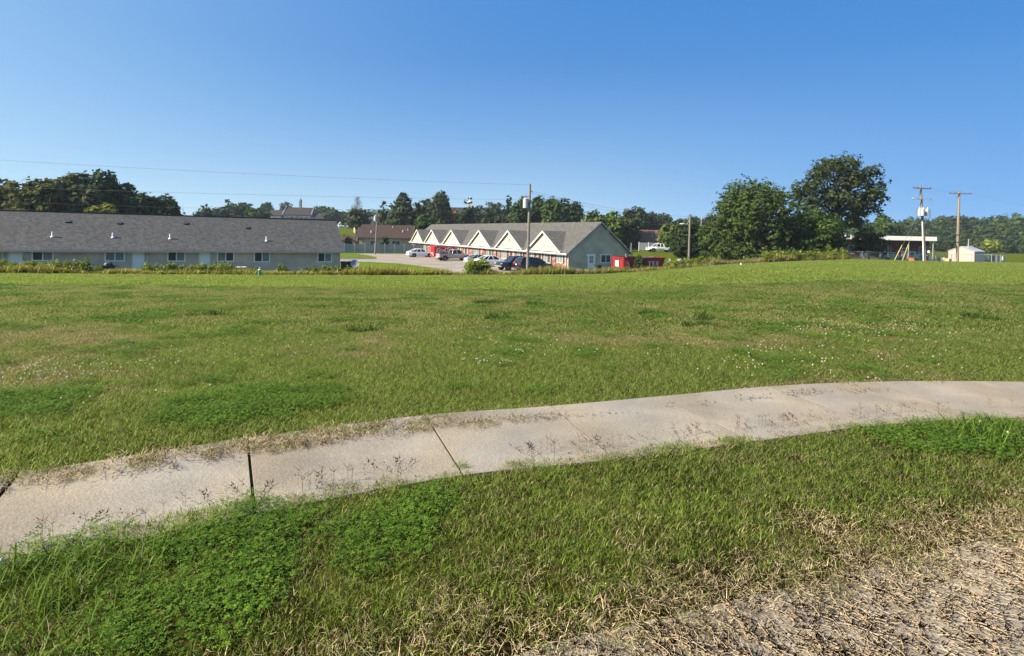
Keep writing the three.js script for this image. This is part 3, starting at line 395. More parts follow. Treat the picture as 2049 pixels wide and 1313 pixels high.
// ---------- long grey-roofed apartment building on the left ----------
{
  const d0 = 44, r0 = ray(0, 500), O = V(r0[0] * d0, EYE - 4.3, -d0), xEnd = alongWall(680.5, O, ax), x0 = -6;
  const t = thing('apartment_block', 'long low apartment block with charcoal shingle roof and tan siding, weeds along its wall', 'building', O, TH);
  const eave = 2.28, dep = 9.4, ov = 0.5, ridge = eave + 3.0, W = xEnd;
  const S = (px) => alongWall(px, O, ax);
  mesh('siding', [siding(x0, W, -0.3, () => eave, 0.13), box(W - x0, eave + 0.3, dep, (W + x0) / 2, (eave - 0.3) / 2, -dep / 2 - 0.003)], B.siding, t);
  mesh('gable_wall', [(() => { const g = siding(-dep, 0, -0.3, (x) => eave + (ridge - eave) * (1 - Math.abs(x + dep / 2) / (dep / 2)) - 0.1, 0.13, 0); g.rotateY(Math.PI / 2); g.translate(W + 0.001, 0, -dep); return g; })()], B.siding, t);
  const rp = (z, y, dx) => V(dx, y, z), RW = W + 0.35, slope = (ridge - eave) / (dep / 2), ze = ov, ye = eave - slope * ov + 0.12;
  mesh('roof', [slab([rp(ze, ye, x0), rp(ze, ye, RW), rp(-dep / 2, ridge + 0.12, RW), rp(-dep / 2, ridge + 0.12, x0)], 0.1), slab([rp(-dep / 2, ridge + 0.12, x0), rp(-dep / 2, ridge + 0.12, RW), rp(-dep - ov, ye, RW), rp(-dep - ov, ye, x0)], 0.1), box(RW - x0, 0.07, 0.24, (RW + x0) / 2, ridge + 0.13, -dep / 2)], B.roof, t);
  mesh('soffit', box(RW - x0 - 0.1, 0.03, ov, (RW + x0) / 2, eave - 0.25 + 0.0, ov / 2 + 0.03), B.gutter, t);
  mesh('gutter', box(RW - x0, 0.13, 0.11, (RW + x0) / 2, ye - 0.10, ze + 0.06), B.gutter, t);
  mesh('fascia', [slab([rp(ze, ye - 0.12, RW + 0.01), rp(-dep / 2, ridge, RW + 0.01), rp(-dep / 2, ridge - 0.18, RW + 0.01), rp(ze, ye - 0.3, RW + 0.01)].reverse(), 0.03)], B.gutter, t);
  for (const px of [6.5, 294.8, 676]) { const x = S(px); mesh('downspout', [box(0.09, eave + 0.1, 0.07, x, eave / 2 - 0.25, 0.07), rod(V(x, ye - 0.12, ze + 0.05), V(x, eave - 0.45, 0.07), 0.045, 0.045, 6)], B.trim, t); }
  const yAt = (px, py) => { const s = S(px), d = d0 + s * Math.sin(TH); return (EYE + ray(px, py)[1] * d) - O.y; };
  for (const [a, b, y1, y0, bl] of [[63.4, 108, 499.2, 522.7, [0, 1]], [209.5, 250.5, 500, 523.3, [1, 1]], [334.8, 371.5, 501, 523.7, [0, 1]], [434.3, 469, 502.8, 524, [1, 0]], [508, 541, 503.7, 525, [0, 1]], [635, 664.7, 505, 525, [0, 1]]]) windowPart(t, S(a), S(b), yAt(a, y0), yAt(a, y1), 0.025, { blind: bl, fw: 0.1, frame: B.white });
  for (const [a, b, y1] of [[16.6, 46.9, 497.5], [263.5, 290.9, 500.3], [397.8, 422.2, 501.8]]) doorPart(t, S(a), S(b), -0.05, yAt(a, y1), 0.025);
  for (const [px, m] of [[55, 0], [256.7, 1], [428, 0]]) mesh('wall_lamp', [m ? new THREE.SphereGeometry(0.09, 10, 8).translate(S(px), 1.95, 0.12) : box(0.14, 0.12, 0.1, S(px), 1.9, 0.07), cyl(0.05, 0.05, 0.06, S(px), 1.98, 0.05, 8, 'z')], m ? B.white : B.dark, t);
  const roofY = (z) => ye + (ze - z) * slope;
  const roofZ = (px, py) => { let best = 0, e = 9; for (let k = 0; k <= 100; k++) { const z = lerp(ze, -dep / 2, k / 100); const s = alongRoof(px, z), w = O.clone().addScaledVector(ax, s).addScaledVector(az, z).setY(O.y + roofY(z)); const yy = (w.y - EYE) / -w.z, q = Math.abs(yy - ray(px, py)[1]); if (q < e) { e = q; best = z; } } return best; };
  const alongRoof = (px, z) => { const P2 = O.clone().addScaledVector(az, z); return alongWall(px, P2, ax); };
  for (const [px, py] of [[104, 473.5], [225, 475.4], [339.7, 477.4], [532.5, 482]]) { const z = roofZ(px, py), x = alongRoof(px, z), y = roofY(z); mesh('vent_pipe', [cyl(0.07, 0.07, 0.48, x, y + 0.2, z, 10), cyl(0.16, 0.08, 0.12, x, y + 0.03, z, 10)], B.white, t); }
  for (const [px, py] of [[134.7, 443.6], [237.8, 447], [371, 447.5], [494, 456]]) { const z = roofZ(px, py), x = alongRoof(px, z), y = roofY(z); const vg = box(0.34, 0.1, 0.36, 0, 0.06, 0); vg.rotateX(Math.atan(slope)); vg.translate(x, y, z); mesh('roof_vent', vg, B.dark, t); }
  mesh('service_mast', [rod(V(RW + 0.08, ridge - 1.55, -dep / 2 + 1.2), V(RW + 0.08, ridge - 0.3, -dep / 2 + 1.2), 0.045), rod(V(RW + 0.08, ridge - 0.3, -dep / 2 + 1.2), V(RW + 0.3, ridge - 0.12, -dep / 2 + 1.0), 0.06)], B.white, t);
}

// ---------- gabled brick apartments ----------
{
  const d0 = 67, r0 = ray(1137, 520), O = V(r0[0] * d0, LOT, -d0);
  const t = thing('gabled_apartments', 'brick apartment row with six cream gables and a grey shingle roof', 'building', O, TH);
  const bz = az.clone().negate(), S = (px) => alongWall(px, O, bz); // metres back from the near corner along the facade
  const Wd = 9.6, eave = 2.45, ridge = eave + 3.75, L = S(823) , sl = (ridge - eave) / (Wd / 2), ov = 0.4;
  const LF = Math.min(L, 66);
  mesh('brick_wall', [box(0.2, eave, LF, 0.1, eave / 2, -LF / 2)], B.brick, t);
  mesh('rear_wall', [box(Wd - 0.2, eave - 0.05, LF - 0.1, Wd / 2 + 0.1, eave / 2, -LF / 2 - 0.06)], B.siding, t);
  const topAt = (x) => Math.max(0, eave + (Wd / 2 - Math.abs(x - Wd / 2)) * sl - 0.06);
  mesh('gable_siding', siding(0, Wd, -0.05, topAt, 0.13, 0.0), B.sidingGreen, t);
  { const g = siding(-Wd, 0, -0.05, (x) => topAt(-x), 0.13, 0); g.rotateY(Math.PI); g.translate(0, 0, -LF); mesh('gable_siding', g, B.sidingGreen, t); }
  // roof planes
  const za = 0.35, zb = -LF - 0.35, yE = eave - ov * sl + 0.14, P = (x, y, z) => V(x, y, z);
  mesh('roof', [slab([P(-ov, yE, zb), P(-ov, yE, za), P(Wd / 2, ridge + 0.14, za), P(Wd / 2, ridge + 0.14, zb)], 0.1), slab([P(Wd / 2, ridge + 0.14, zb), P(Wd / 2, ridge + 0.14, za), P(Wd + ov, yE, za), P(Wd + ov, yE, zb)], 0.1)], B.roofPale, t);
  mesh('rake_trim', [slab([P(-ov, yE - 0.02, za + 0.01), P(Wd / 2, ridge + 0.13, za + 0.01), P(Wd / 2, ridge - 0.07, za + 0.01), P(-ov, yE - 0.22, za + 0.01)].reverse(), 0.05), slab([P(Wd + ov, yE - 0.02, za + 0.01), P(Wd / 2, ridge + 0.13, za + 0.01), P(Wd / 2, ridge - 0.07, za + 0.01), P(Wd + ov, yE - 0.22, za + 0.01)], 0.05)], B.conduit, t);
  mesh('fascia', [box(0.06, 0.2, LF + 0.7, -ov - 0.04, yE - 0.14, -LF / 2)], B.trim, t);
  mesh('gutter', [box(0.1, 0.1, LF + 0.68, -ov - 0.12, yE - 0.09, -LF / 2)], B.white, t);
  mesh('soffit', [box(ov, 0.03, LF, -ov / 2 - 0.01, eave - 0.2, -LF / 2)], B.trim, t);
  // six gable dormers over the facade
  const yA = EYE + ray(1092, 463)[1] * (d0 + S(1092) * Math.cos(TH)) - LOT, gy0 = eave - 0.02;
  for (const [pa, pc, pb] of [[826, 837, 850], [853.5, 869.5, 883], [890, 907, 926], [941.5, 963, 986.5], [996, 1022, 1050], [1060, 1092, 1127.5]]) {
    const a = -S(pa), b = -S(pb), c = (a + b) / 2, hw = (b - a) / 2, h = clamp(yA - gy0, 1.9, 2.6), x0 = -0.28, g = new THREE.Group(); g.name = 'gable'; t.add(g);
    const back = (y) => (y - eave) / sl; // where the main roof reaches that height
    const face = siding(-hw + 0.08, hw - 0.08, 0, (z) => h * (1 - Math.abs(z) / hw) - 0.08, 0.13, 0); face.rotateY(-Math.PI / 2); face.translate(x0, gy0, c); mesh('face', face, B.cream, g);
    const apex = P(x0 - 0.3, gy0 + h + 0.1, c), apexB = P(back(gy0 + h) + 0.15, gy0 + h + 0.1, c);
    for (const s of [-1, 1]) {
      const e0 = P(x0 - 0.3, gy0 - 0.06, c + s * (hw + 0.12)), e1 = P(back(gy0) - 0.12, gy0 - 0.06, c + s * (hw + 0.12));
      const lp = s > 0 ? [e0, e1, apexB, apex] : [e1, e0, apex, apexB]; mesh('dormer_roof', slab(lp, 0.07), B.roofPale, g);
      const q = (p, dy) => P(x0 - 0.32, p.y + dy, p.z), L4 = [q(e0, -0.0), q(apex, 0.0), q(apex, -0.26), q(e0, -0.26)]; mesh('rake_board', slab(s > 0 ? L4 : L4.reverse(), 0.05), B.trim, g);
    }
    mesh('frieze', box(0.05, 0.16, hw * 2 - 0.1, x0 - 0.03, gy0 + 0.06, c), B.trim, g);
    if (pa > 990 && pa < 1000) mesh('louvre', box(0.05, 0.34, 0.2, x0 - 0.04, gy0 + h * 0.48, c + 0.05), B.dark, g);
  }
  // facade openings, measured along the facade; local frame turned to face -x
  const T = { pos: V(0, 0, 0), ry: -Math.PI / 2 }, X = (zoom) => -S(800 + zoom / 5.692); // local x of a part turned to face -x runs along +z
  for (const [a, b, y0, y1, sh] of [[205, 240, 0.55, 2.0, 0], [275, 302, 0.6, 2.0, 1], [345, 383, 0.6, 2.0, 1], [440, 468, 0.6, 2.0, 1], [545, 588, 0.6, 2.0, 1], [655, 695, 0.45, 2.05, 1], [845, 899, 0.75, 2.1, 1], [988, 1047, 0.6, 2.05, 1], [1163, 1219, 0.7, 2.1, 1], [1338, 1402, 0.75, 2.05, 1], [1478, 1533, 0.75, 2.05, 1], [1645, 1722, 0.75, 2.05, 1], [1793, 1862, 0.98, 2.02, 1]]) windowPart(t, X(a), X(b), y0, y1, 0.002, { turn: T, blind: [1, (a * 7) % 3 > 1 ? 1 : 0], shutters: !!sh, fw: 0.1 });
  for (const [a, b] of [[162, 180], [390, 416], [500, 524], [741, 768], [1092, 1124], [1256, 1292], [1578, 1619]]) doorPart(t, X(a), X(b), 0.02, 2.12, 0.002, { turn: T, mat: B.doorDark, frame: B.trim });
  for (const z of [140, 700, 780, 935, 1300, 1895]) mesh('downspout', box(0.09, eave - 0.1, 0.1, -0.06, eave / 2 - 0.08, X(z)), B.white, t);
  // gable end: door with lites, window, round vent, meter conduit
  const E = (px) => alongWall(px, O, ax), Y = (px, py) => EYE + ray(px, py)[1] * (d0 + E(px) * Math.sin(TH)) - LOT;
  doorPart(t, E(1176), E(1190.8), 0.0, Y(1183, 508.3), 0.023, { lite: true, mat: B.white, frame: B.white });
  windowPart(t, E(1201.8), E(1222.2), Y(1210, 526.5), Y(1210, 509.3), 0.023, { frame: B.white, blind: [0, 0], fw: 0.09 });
  mesh('gable_vent', [cyl(0.34, 0.34, 0.05, E(1216.4), Y(1216, 461), 0.05, 20, 'z')], B.trim, t);
  mesh('vent_louvre', [-0.12, 0, 0.12].map((k) => box(0.4, 0.03, 0.03, E(1216.4), Y(1216, 461) + k, 0.09)), B.gutter, t);
  mesh('wall_lamp', box(0.2, 0.16, 0.14, E(1174), Y(1174, 511), 0.09), B.white, t);
  mesh('conduit', [box(0.07, Y(1262, 486) - Y(1262, 515), 0.07, E(1262.5), (Y(1262, 486) + Y(1262, 515)) / 2, 0.05), box(0.7, 0.35, 0.2, E(1261), Y(1261, 515), 0.12)], B.conduit, t);
  mesh('corner_board', [box(0.12, eave, 0.12, 0.0, eave / 2, 0.03)], B.trim, t);
}

// a plain gabled house: local x = ridge direction, gable ends at +-x
function house(name, label, pos, turn, { L, W, eave, rise, wall, roof, trim = B.trim, ov = 0.4, cat = 'house' }) {
  const t = thing(name, label, cat, pos, turn), sl = rise / (W / 2), y = (z) => eave + (W / 2 - Math.abs(z)) * sl, e = eave - ov * sl + 0.1, R = eave + rise + 0.1, A = L / 2 + ov;
  mesh('wall', [slab([V(-L / 2, -1, W / 2), V(L / 2, -1, W / 2), V(L / 2, eave, W / 2), V(-L / 2, eave, W / 2)], 0.2), slab([V(L / 2, -1, -W / 2), V(-L / 2, -1, -W / 2), V(-L / 2, eave, -W / 2), V(L / 2, eave, -W / 2)], 0.2), ...[-1, 1].map((s) => { const l = [V(s * L / 2, -1, W / 2), V(s * L / 2, -1, -W / 2), V(s * L / 2, eave, -W / 2), V(s * L / 2, eave + rise, 0), V(s * L / 2, eave, W / 2)]; return slab(s > 0 ? l : l.reverse(), 0.21); })], wall, t);
  mesh('roof', [slab([V(-A, e, W / 2 + ov), V(A, e, W / 2 + ov), V(A, R, 0), V(-A, R, 0)], 0.09), slab([V(-A, R, 0), V(A, R, 0), V(A, e, -W / 2 - ov), V(-A, e, -W / 2 - ov)], 0.09)], roof, t);
  for (const s of [-1, 1]) { const x = s * (A + 0.012); mesh('rake_board', [-1, 1].map((k) => { const l = [V(x, e - 0.0, k * (W / 2 + ov)), V(x, R, 0), V(x, R - 0.24, 0), V(x, e - 0.24, k * (W / 2 + ov))]; return slab(s * k > 0 ? l.reverse() : l, 0.04); }), trim, t); }
  return t;
}
{ // brown-roofed brick house behind the fence, and its neighbour
  const p = onPlaneY(735, 496, LOT - 0.3); const O = at(722.5, 492, 140); O.y = LOT + 0.1;
  const h = house('brown_roof_house', 'brick house with dark brown shingle roof behind the grey fence', at(772, 492, 132).setY(LOT + 0.1), 0.20, { L: 12.2, W: 8.5, eave: 2.9, rise: 2.35, wall: B.tan, roof: B.brown, trim: B.cream });
  for (const [x, z] of [[-3.4, 2.6], [4.0, 1.9], [5.2, 1.0]]) mesh('flue', cyl(0.12, 0.12, 0.7, x, 4.4 - 0 + (2 - z) * 0.3, z, 8), B.trim, h);
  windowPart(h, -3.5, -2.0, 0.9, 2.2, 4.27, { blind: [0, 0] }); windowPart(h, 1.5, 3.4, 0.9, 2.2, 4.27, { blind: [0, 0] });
  const k = house('brown_roof_house', 'long brown shingle roof just behind the brick house by the fence', at(800, 478, 152).setY(LOT + 0.4), 0.20, { L: 20, W: 8.5, eave: 3.2, rise: 2.6, wall: B.brickDark, roof: B.brown, trim: B.cream });
  for (const [x, z] of [[4, 2.0], [-2, 1.2]]) mesh('flue', cyl(0.12, 0.12, 0.6, x, 5.2, z, 8), B.trim, k);
  const low = house('low_red_house', 'small low red roofed outbuilding behind the fence end', at(688, 490, 150).setY(LOT), 0.1, { L: 7, W: 5, eave: 1.9, rise: 1.0, wall: B.tan, roof: B.brown });
  mesh('vent', box(0.4, 0.5, 0.4, 0, 3.1, 0), B.brown, low);
}
{ // hillside house with porch and grey roof
  const d = 235, p = at(740, 457, d); p.y = ground(p.x, d);
  const h = house('hillside_house', 'hillside house with a hipped grey roof and orange brick front', p, 0.35, { L: 13, W: 10, eave: 3.3, rise: 3.6, wall: B.tan, roof: std(0.2, 0.18, 0.165, 0.95, { map: rep(shingle, 0.1) }) });
  const g = new THREE.Group(); g.name = 'porch_gable'; h.add(g); mesh('face', slab([V(-2.0, 3.2, 6.6), V(2.0, 3.2, 6.6), V(0, 5.6, 6.6)], 0.1), B.cream, g); mesh('roof', [slab([V(-2.3, 3.0, 6.8), V(0, 5.8, 6.8), V(0, 5.8, 2), V(-2.3, 3.0, 2)].reverse(), 0.08), slab([V(2.3, 3.0, 6.8), V(0, 5.8, 6.8), V(0, 5.8, 2), V(2.3, 3.0, 2)], 0.08)], B.roofDark, g);
  mesh('porch_beam', box(13, 0.35, 0.3, 0, 3.0, 5.4), B.white, h); for (const x of [-6, -3, 0, 3, 6]) mesh('porch_post', box(0.22, 3, 0.22, x, 1.4, 5.4), B.white, h);
  mesh('front_brick', box(3.2, 2.8, 0.3, -1, 1.4, 5.2), std(0.45, 0.2, 0.11, 0.9), h);
}
{ // stone church on the hill
  const d = 330, p = at(600, 452, d), gy = Math.min(p.y, ground(p.x, d)), t = thing('stone_church', 'long grey stone church with steep brown roofs and slim turret on the hill', 'church', V(p.x, gy, -d), 0.06);
  const m = d / F, X = (px) => (px - 600) * m, H = (py) => at(600, py, d).y - gy, g = (x0, x1, ye, yr, dep, z0) => { const zc = z0 - dep / 2; return [slab([V(X(x0), -2, z0), V(X(x1), -2, z0), V(X(x1), H(ye), z0), V(X(x0), H(ye), z0)], 0.5), ...[[x0, -1], [x1, 1]].map(([x, s]) => { const l = [V(X(x), -2, z0), V(X(x), -2, z0 - dep), V(X(x), H(ye), z0 - dep), V(X(x), H(yr) + 0.5, zc), V(X(x), H(ye), z0)]; return slab(s > 0 ? l : l.reverse(), 0.6); })]; };
  const roof = (x0, x1, ye, yr, dep, z0) => [slab([V(X(x0) + 0.3, H(ye), z0 + 0.3), V(X(x1) - 0.3, H(ye), z0 + 0.3), V(X(x1) - 0.3, H(yr), z0 - dep / 2), V(X(x0) + 0.3, H(yr), z0 - dep / 2)], 0.2), slab([V(X(x1) - 0.3, H(ye), z0 - dep - 0.3), V(X(x0) + 0.3, H(ye), z0 - dep - 0.3), V(X(x0) + 0.3, H(yr), z0 - dep / 2), V(X(x1) - 0.3, H(yr), z0 - dep / 2)], 0.2)];
  mesh('nave_wall', g(566, 622, 430, 414, 12, 0), B.stone, t); mesh('nave_roof', roof(566, 622, 430, 414.5, 12, 0), B.stoneRoof, t);
  mesh('wing_wall', g(623, 654, 437, 425, 10, 0.5), B.stone, t); mesh('wing_roof', roof(623, 654, 437, 425, 10, 0.5), B.stoneRoof, t);
  mesh('aisle_wall', g(530, 565, 432, 421, 10, 0.5), B.stone, t); mesh('aisle_roof', roof(530, 565, 432, 421, 10, 0.5), B.stoneRoof, t);
  mesh('coping', [[566, 414], [622, 414], [654, 425]].flatMap(([x, yr]) => { const s = 0.45, ye = yr === 414 ? 430 : 437, z0 = yr === 414 ? 0 : 0.5, dep = yr === 414 ? 12 : 10; return [slab([V(X(x) - s / 2, H(ye) - (yr === 425 ? 5 : 0), z0 + 0.6), V(X(x) + s / 2, H(ye) - (yr === 425 ? 5 : 0), z0 + 0.6), V(X(x) + s / 2, H(yr) + 1.0, z0 - dep / 2), V(X(x) - s / 2, H(yr) + 1.0, z0 - dep / 2)], 0.4)]; }), B.stone, t);
  mesh('turret', [box(1.3, 5, 1.3, X(594), H(414) + 1.5, -6), new THREE.ConeGeometry(0.95, 1.6, 6).translate(X(594), H(414) + 4.8, -6), rod(V(X(594), H(414) + 5.4, -6), V(X(594), H(414) + 7.4, -6), 0.07)], B.stone, t);
  for (const [a, b, n, y0, y1] of [[570, 618, 5, 447, 433], [627, 650, 3, 448, 440]]) for (let k = 0; k < n; k++) { const x = X(lerp(a, b, (k + 0.5) / n)), w = 1.5; mesh('window', [box(w, H(y1) - H(y0), 0.2, x, (H(y0) + H(y1)) / 2, 0.65 - (a < 600 ? 0.5 : 0)), box(0.2, H(y1) - H(y0), 0.3, x, (H(y0) + H(y1)) / 2, 0.7 - (a < 600 ? 0.5 : 0))], std(0.07, 0.08, 0.1, 0.3), t); mesh('buttress', box(0.5, H(y1) - H(452), 0.8, x + 2.2 * (a < 600 ? 0.66 : 0.5) , (H(452) + H(y1)) / 2 - 0.3, 0.4), B.stone, t); }
}
{ // dark brick hall with a white cupola
  const d = 260, p = at(912, 455, d), gy = ground(p.x, d), m = d / F, t = house('brick_hall', 'dark brick hall with white cupola half hidden by trees', V(p.x + 3, gy, -d), 0.1, { L: 15, W: 11, eave: at(912, 427, d).y - gy, rise: at(912, 415.5, d).y - at(912, 427, d).y, wall: B.brickDark, roof: B.stoneRoof, cat: 'hall' });
  const ye = at(912, 427, d).y - gy; mesh('cupola', [box(2.2, 3.2, 2.2, 3.5, ye + 4.0, 0), new THREE.ConeGeometry(1.5, 1.0, 8).translate(3.5, ye + 6.0, 0), rod(V(3.5, ye + 6, 0), V(3.5, ye + 8.4, 0), 0.06)], B.white, t);
  mesh('cross_gable', [slab([V(-4.5, ye - 0.5, 5.9), V(-0.5, ye - 0.5, 5.9), V(-2.5, ye + 1.6, 5.9)], 0.3)], B.brickDark, t); mesh('gable_coping', [rod(V(-4.7, ye - 0.6, 6), V(-2.5, ye + 1.75, 6), 0.16), rod(V(-0.3, ye - 0.6, 6), V(-2.5, ye + 1.75, 6), 0.16)], B.stone, t);
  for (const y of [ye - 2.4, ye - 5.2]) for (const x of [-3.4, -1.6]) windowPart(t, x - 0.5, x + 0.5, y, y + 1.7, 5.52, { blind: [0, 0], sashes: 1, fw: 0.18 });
}
{ // white gabled house above the gabled row
  const d = 260, p = at(994, 449, d), gy = ground(p.x, d); const h = house('white_house', 'white two storey house end with pale blue roof between the trees', V(p.x, gy, -d), -0.75, { L: 4.6, W: 4.2, eave: at(994, 428, d).y - gy, rise: 1.7, wall: B.white, roof: std(0.3, 0.36, 0.40, 0.8), trim: B.white });
  windowPart(h, -0.6, 0.6, at(996, 436, d).y - gy, at(996, 431, d).y - gy, 2.12, { blind: [0, 0], fw: 0.12 });
}
{ // orange-roofed house and grey fence past the gable end
  const d = 140, p = at(1318, 500, d); p.y = ground(p.x, d);
  const h = house('orange_roof_house', 'single storey house with an orange brown shingle roof behind the parked white pickup', p, 0.12, { L: 17, W: 9, eave: 1.9, rise: 2.6, wall: B.tan, roof: B.orange, ov: 0.5 });
  mesh('rear_gable_wing', [slab([V(4.6, 1.9, 5.3), V(9.4, 1.9, 5.3), V(7.0, 4.1, 5.3)], 0.2)], B.tan, h); mesh('wing_roof', [slab([V(4.0, 1.55, 5.6), V(7.0, 4.4, 5.6), V(7.0, 4.4, 0), V(4.0, 1.55, 0)].reverse(), 0.1), slab([V(10, 1.55, 5.6), V(7.0, 4.4, 5.6), V(7.0, 4.4, 0), V(10, 1.55, 0)], 0.1)], B.orange, h); mesh('wing_trim', [slab([V(4.0, 1.55, 5.65), V(7.0, 4.4, 5.65), V(7.0, 4.1, 5.65), V(4.0, 1.25, 5.65)].reverse(), 0.05), slab([V(10, 1.55, 5.65), V(7.0, 4.4, 5.65), V(7.0, 4.1, 5.65), V(10, 1.25, 5.65)], 0.05)], B.cream, h);
  for (const x of [-2.9, -1.9, -0.6, 0.4]) mesh('flue', cyl(0.09, 0.09, 0.8, x, 2.9, 2.9, 8), B.trim, h);
}
{ // flat-roofed school with a deep white fascia
  const d = 104, a = at(1640, 512, d), b = at(1872, 512, d), gy = EYE - 3.25, m = d / F, t = thing('flat_roof_school', 'low brick school building with deep white roof fascia beyond the playground', 'building', V(b.x, gy, -d), 0);
  const W = 27, dep = 12, y0 = at(1872, 482.5, d).y - gy, y1 = at(1872, 474, d).y - gy;
  mesh('wall', box(W - 1.4, y0 + 0.4, dep, -W / 2 + 0.2, y0 / 2 - 0.2, -dep / 2 - 1.0), std(0.22, 0.155, 0.115, 0.9, { map: rep(brickTex, 0.4) }), t);
  mesh('fascia', box(W, y1 - y0, 0.3, -W / 2, (y0 + y1) / 2, 0.15), B.white, t); mesh('fascia_end', box(0.3, y1 - y0 - 0.02, dep + 1, -0.16, (y0 + y1) / 2, -dep / 2 - 0.5), B.white, t); mesh('roof', box(W - 0.4, 0.2, dep + 1, -W / 2, y1 - 0.25, -dep / 2 - 0.5), B.roofPale, t);
  mesh('soffit', box(W - 0.5, 0.06, 1.2, -W / 2, y0 + 0.04, -0.55), B.gutter, t);
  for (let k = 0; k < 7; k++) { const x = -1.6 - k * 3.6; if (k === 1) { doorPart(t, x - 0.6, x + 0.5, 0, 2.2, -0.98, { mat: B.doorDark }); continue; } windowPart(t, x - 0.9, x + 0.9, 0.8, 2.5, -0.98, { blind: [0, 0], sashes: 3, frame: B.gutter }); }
  for (const x of [-0.5, -5.2, -10.4]) mesh('post', cyl(0.07, 0.07, y0, x, y0 / 2, 0, 8), B.gutter, t);
  mesh('flue', cyl(0.09, 0.09, 1.5, -0.9, y1 + 0.6, -2, 8), B.trim, t);
}
{ // two pale buildings glimpsed through the trees and behind the block
  const d = 150, p = at(1545, 500, d); p.y = ground(p.x, d); house('cream_house', 'cream walled house glimpsed through the tree trunks', p, 0.1, { L: 9, W: 7, eave: 2.6, rise: 1.6, wall: B.cream, roof: B.roofPale });
  const q = at(1412, 480, 165); q.y = ground(q.x, 165); house('white_wall_house', 'white walled house mostly hidden behind the shrubs', q, -0.3, { L: 8, W: 7, eave: 4.4, rise: 1.2, wall: B.white, roof: B.roofPale });
  const s = at(378, 440, 420), t = thing('pale_warehouse', 'flat pale warehouse on the skyline beyond the dark trees', 'warehouse', V(s.x, ground(s.x, 420), -420), 0), h = s.y - t.position.y; mesh('wall', box(34, h + 1, 14, 0, h / 2, 0), B.tan, t); mesh('fascia', box(34.6, 1, 14.6, 0, h + 0.6, 0), B.white, t); mesh('lamp_post', rod(V(2, h, 8), V(2, h + 5, 8), 0.15), B.dark, t);
}
{ // metal shed
  const d = 88, p = onGround(1934, d), t = thing('metal_shed', 'small pale metal shed with a low gable roof behind the chain link fence', 'shed', p, 0.5), sh = std(0.46, 0.40, 0.365, 0.6), w = 3.6, l = 3.4, e = 1.75, r = 0.75;
  // gable faces local -x, turned to catch the sun
  mesh('gable_wall', slab([V(-l / 2, -0.4, -w / 2), V(-l / 2, -0.4, w / 2), V(-l / 2, e, w / 2), V(-l / 2, e + r, 0), V(-l / 2, e, -w / 2)], 0.05), sh, t);
  mesh('side_wall', [box(l - 0.1, e + 0.4, 0.05, 0.03, e / 2 - 0.2, w / 2 - 0.03), box(l - 0.1, e + 0.4, 0.05, 0.03, e / 2 - 0.2, -w / 2 + 0.03), slab([V(l / 2, -0.4, w / 2), V(l / 2, -0.4, -w / 2), V(l / 2, e, -w / 2), V(l / 2, e + r, 0), V(l / 2, e, w / 2)], 0.05)], std(0.36, 0.33, 0.33, 0.6), t);
  mesh('roof', [slab([V(-l / 2 - 0.1, e - 0.02, w / 2 + 0.1), V(l / 2 + 0.1, e - 0.02, w / 2 + 0.1), V(l / 2 + 0.1, e + r + 0.04, 0), V(-l / 2 - 0.1, e + r + 0.04, 0)], 0.05), slab([V(-l / 2 - 0.1, e + r + 0.04, 0), V(l / 2 + 0.1, e + r + 0.04, 0), V(l / 2 + 0.1, e - 0.02, -w / 2 - 0.1), V(-l / 2 - 0.1, e - 0.02, -w / 2 - 0.1)], 0.05)], B.metal, t);
  for (let k = -5; k <= 5; k++) mesh('rib', box(0.03, e + 0.2 + r * (1 - Math.abs(k) / 5.6) - 0.1, 0.05, -l / 2 - 0.03, (e + r * (1 - Math.abs(k) / 5.6)) / 2 - 0.2, k * 0.31), sh, t);
  mesh('stove_pipe', [rod(V(-0.4, e + r - 0.2, 0.4), V(-0.4, e + r + 1.1, 0.45), 0.06), cyl(0.1, 0.1, 0.08, -0.4, e + r + 1.12, 0.45, 8)], B.metal, t);
  mesh('corner_trim', [box(0.08, e + 0.4, 0.08, -l / 2 - 0.02, e / 2 - 0.2, w / 2), box(0.08, e + 0.4, 0.08, -l / 2 - 0.02, e / 2 - 0.2, -w / 2)], B.brown, t);
}
// ---------- fences ----------
{
  const a = onPlaneY(646, 506, LOT), b = onPlaneY(846, 507, LOT), dir = b.clone().sub(a), n = 10, t = thing('vinyl_fence', 'grey green panel fence with pale posts at the back of the car park', 'fence', a, Math.atan2(-dir.z, dir.x)), len = dir.length() / n, pm = std(0.20, 0.245, 0.25, 0.7), post = std(0.46, 0.5, 0.47, 0.6);
  for (let k = 0; k < n; k++) { mesh('panel', [...Array.from({ length: 8 }, (_, q) => box(len / 8 - 0.03, 1.7, 0.04, k * len + len * (q + 0.5) / 8, 0.9, (q % 2) * 0.012)), box(len - 0.12, 0.1, 0.07, k * len + len / 2, 1.76, 0)], pm, t); mesh('post', [box(0.14, 1.95, 0.14, k * len, 0.95, 0.02), box(0.18, 0.05, 0.18, k * len, 1.95, 0.02)], post, t); }
  const c = onGround(1279, 122), t2 = thing('vinyl_fence', 'grey blue panel fence with white posts behind the parked white pickup', 'fence', c.setY(EYE - 3.2), 0.05);
  for (let k = 0; k < 6; k++) { mesh('panel', box(2.1, 1.7, 0.05, k * 2.2 + 1.1, 1.0, 0), std(0.24, 0.27, 0.31, 0.7), t2); mesh('post', box(0.13, 2.0, 0.13, k * 2.2, 1.0, 0.02), B.white, t2); }
}
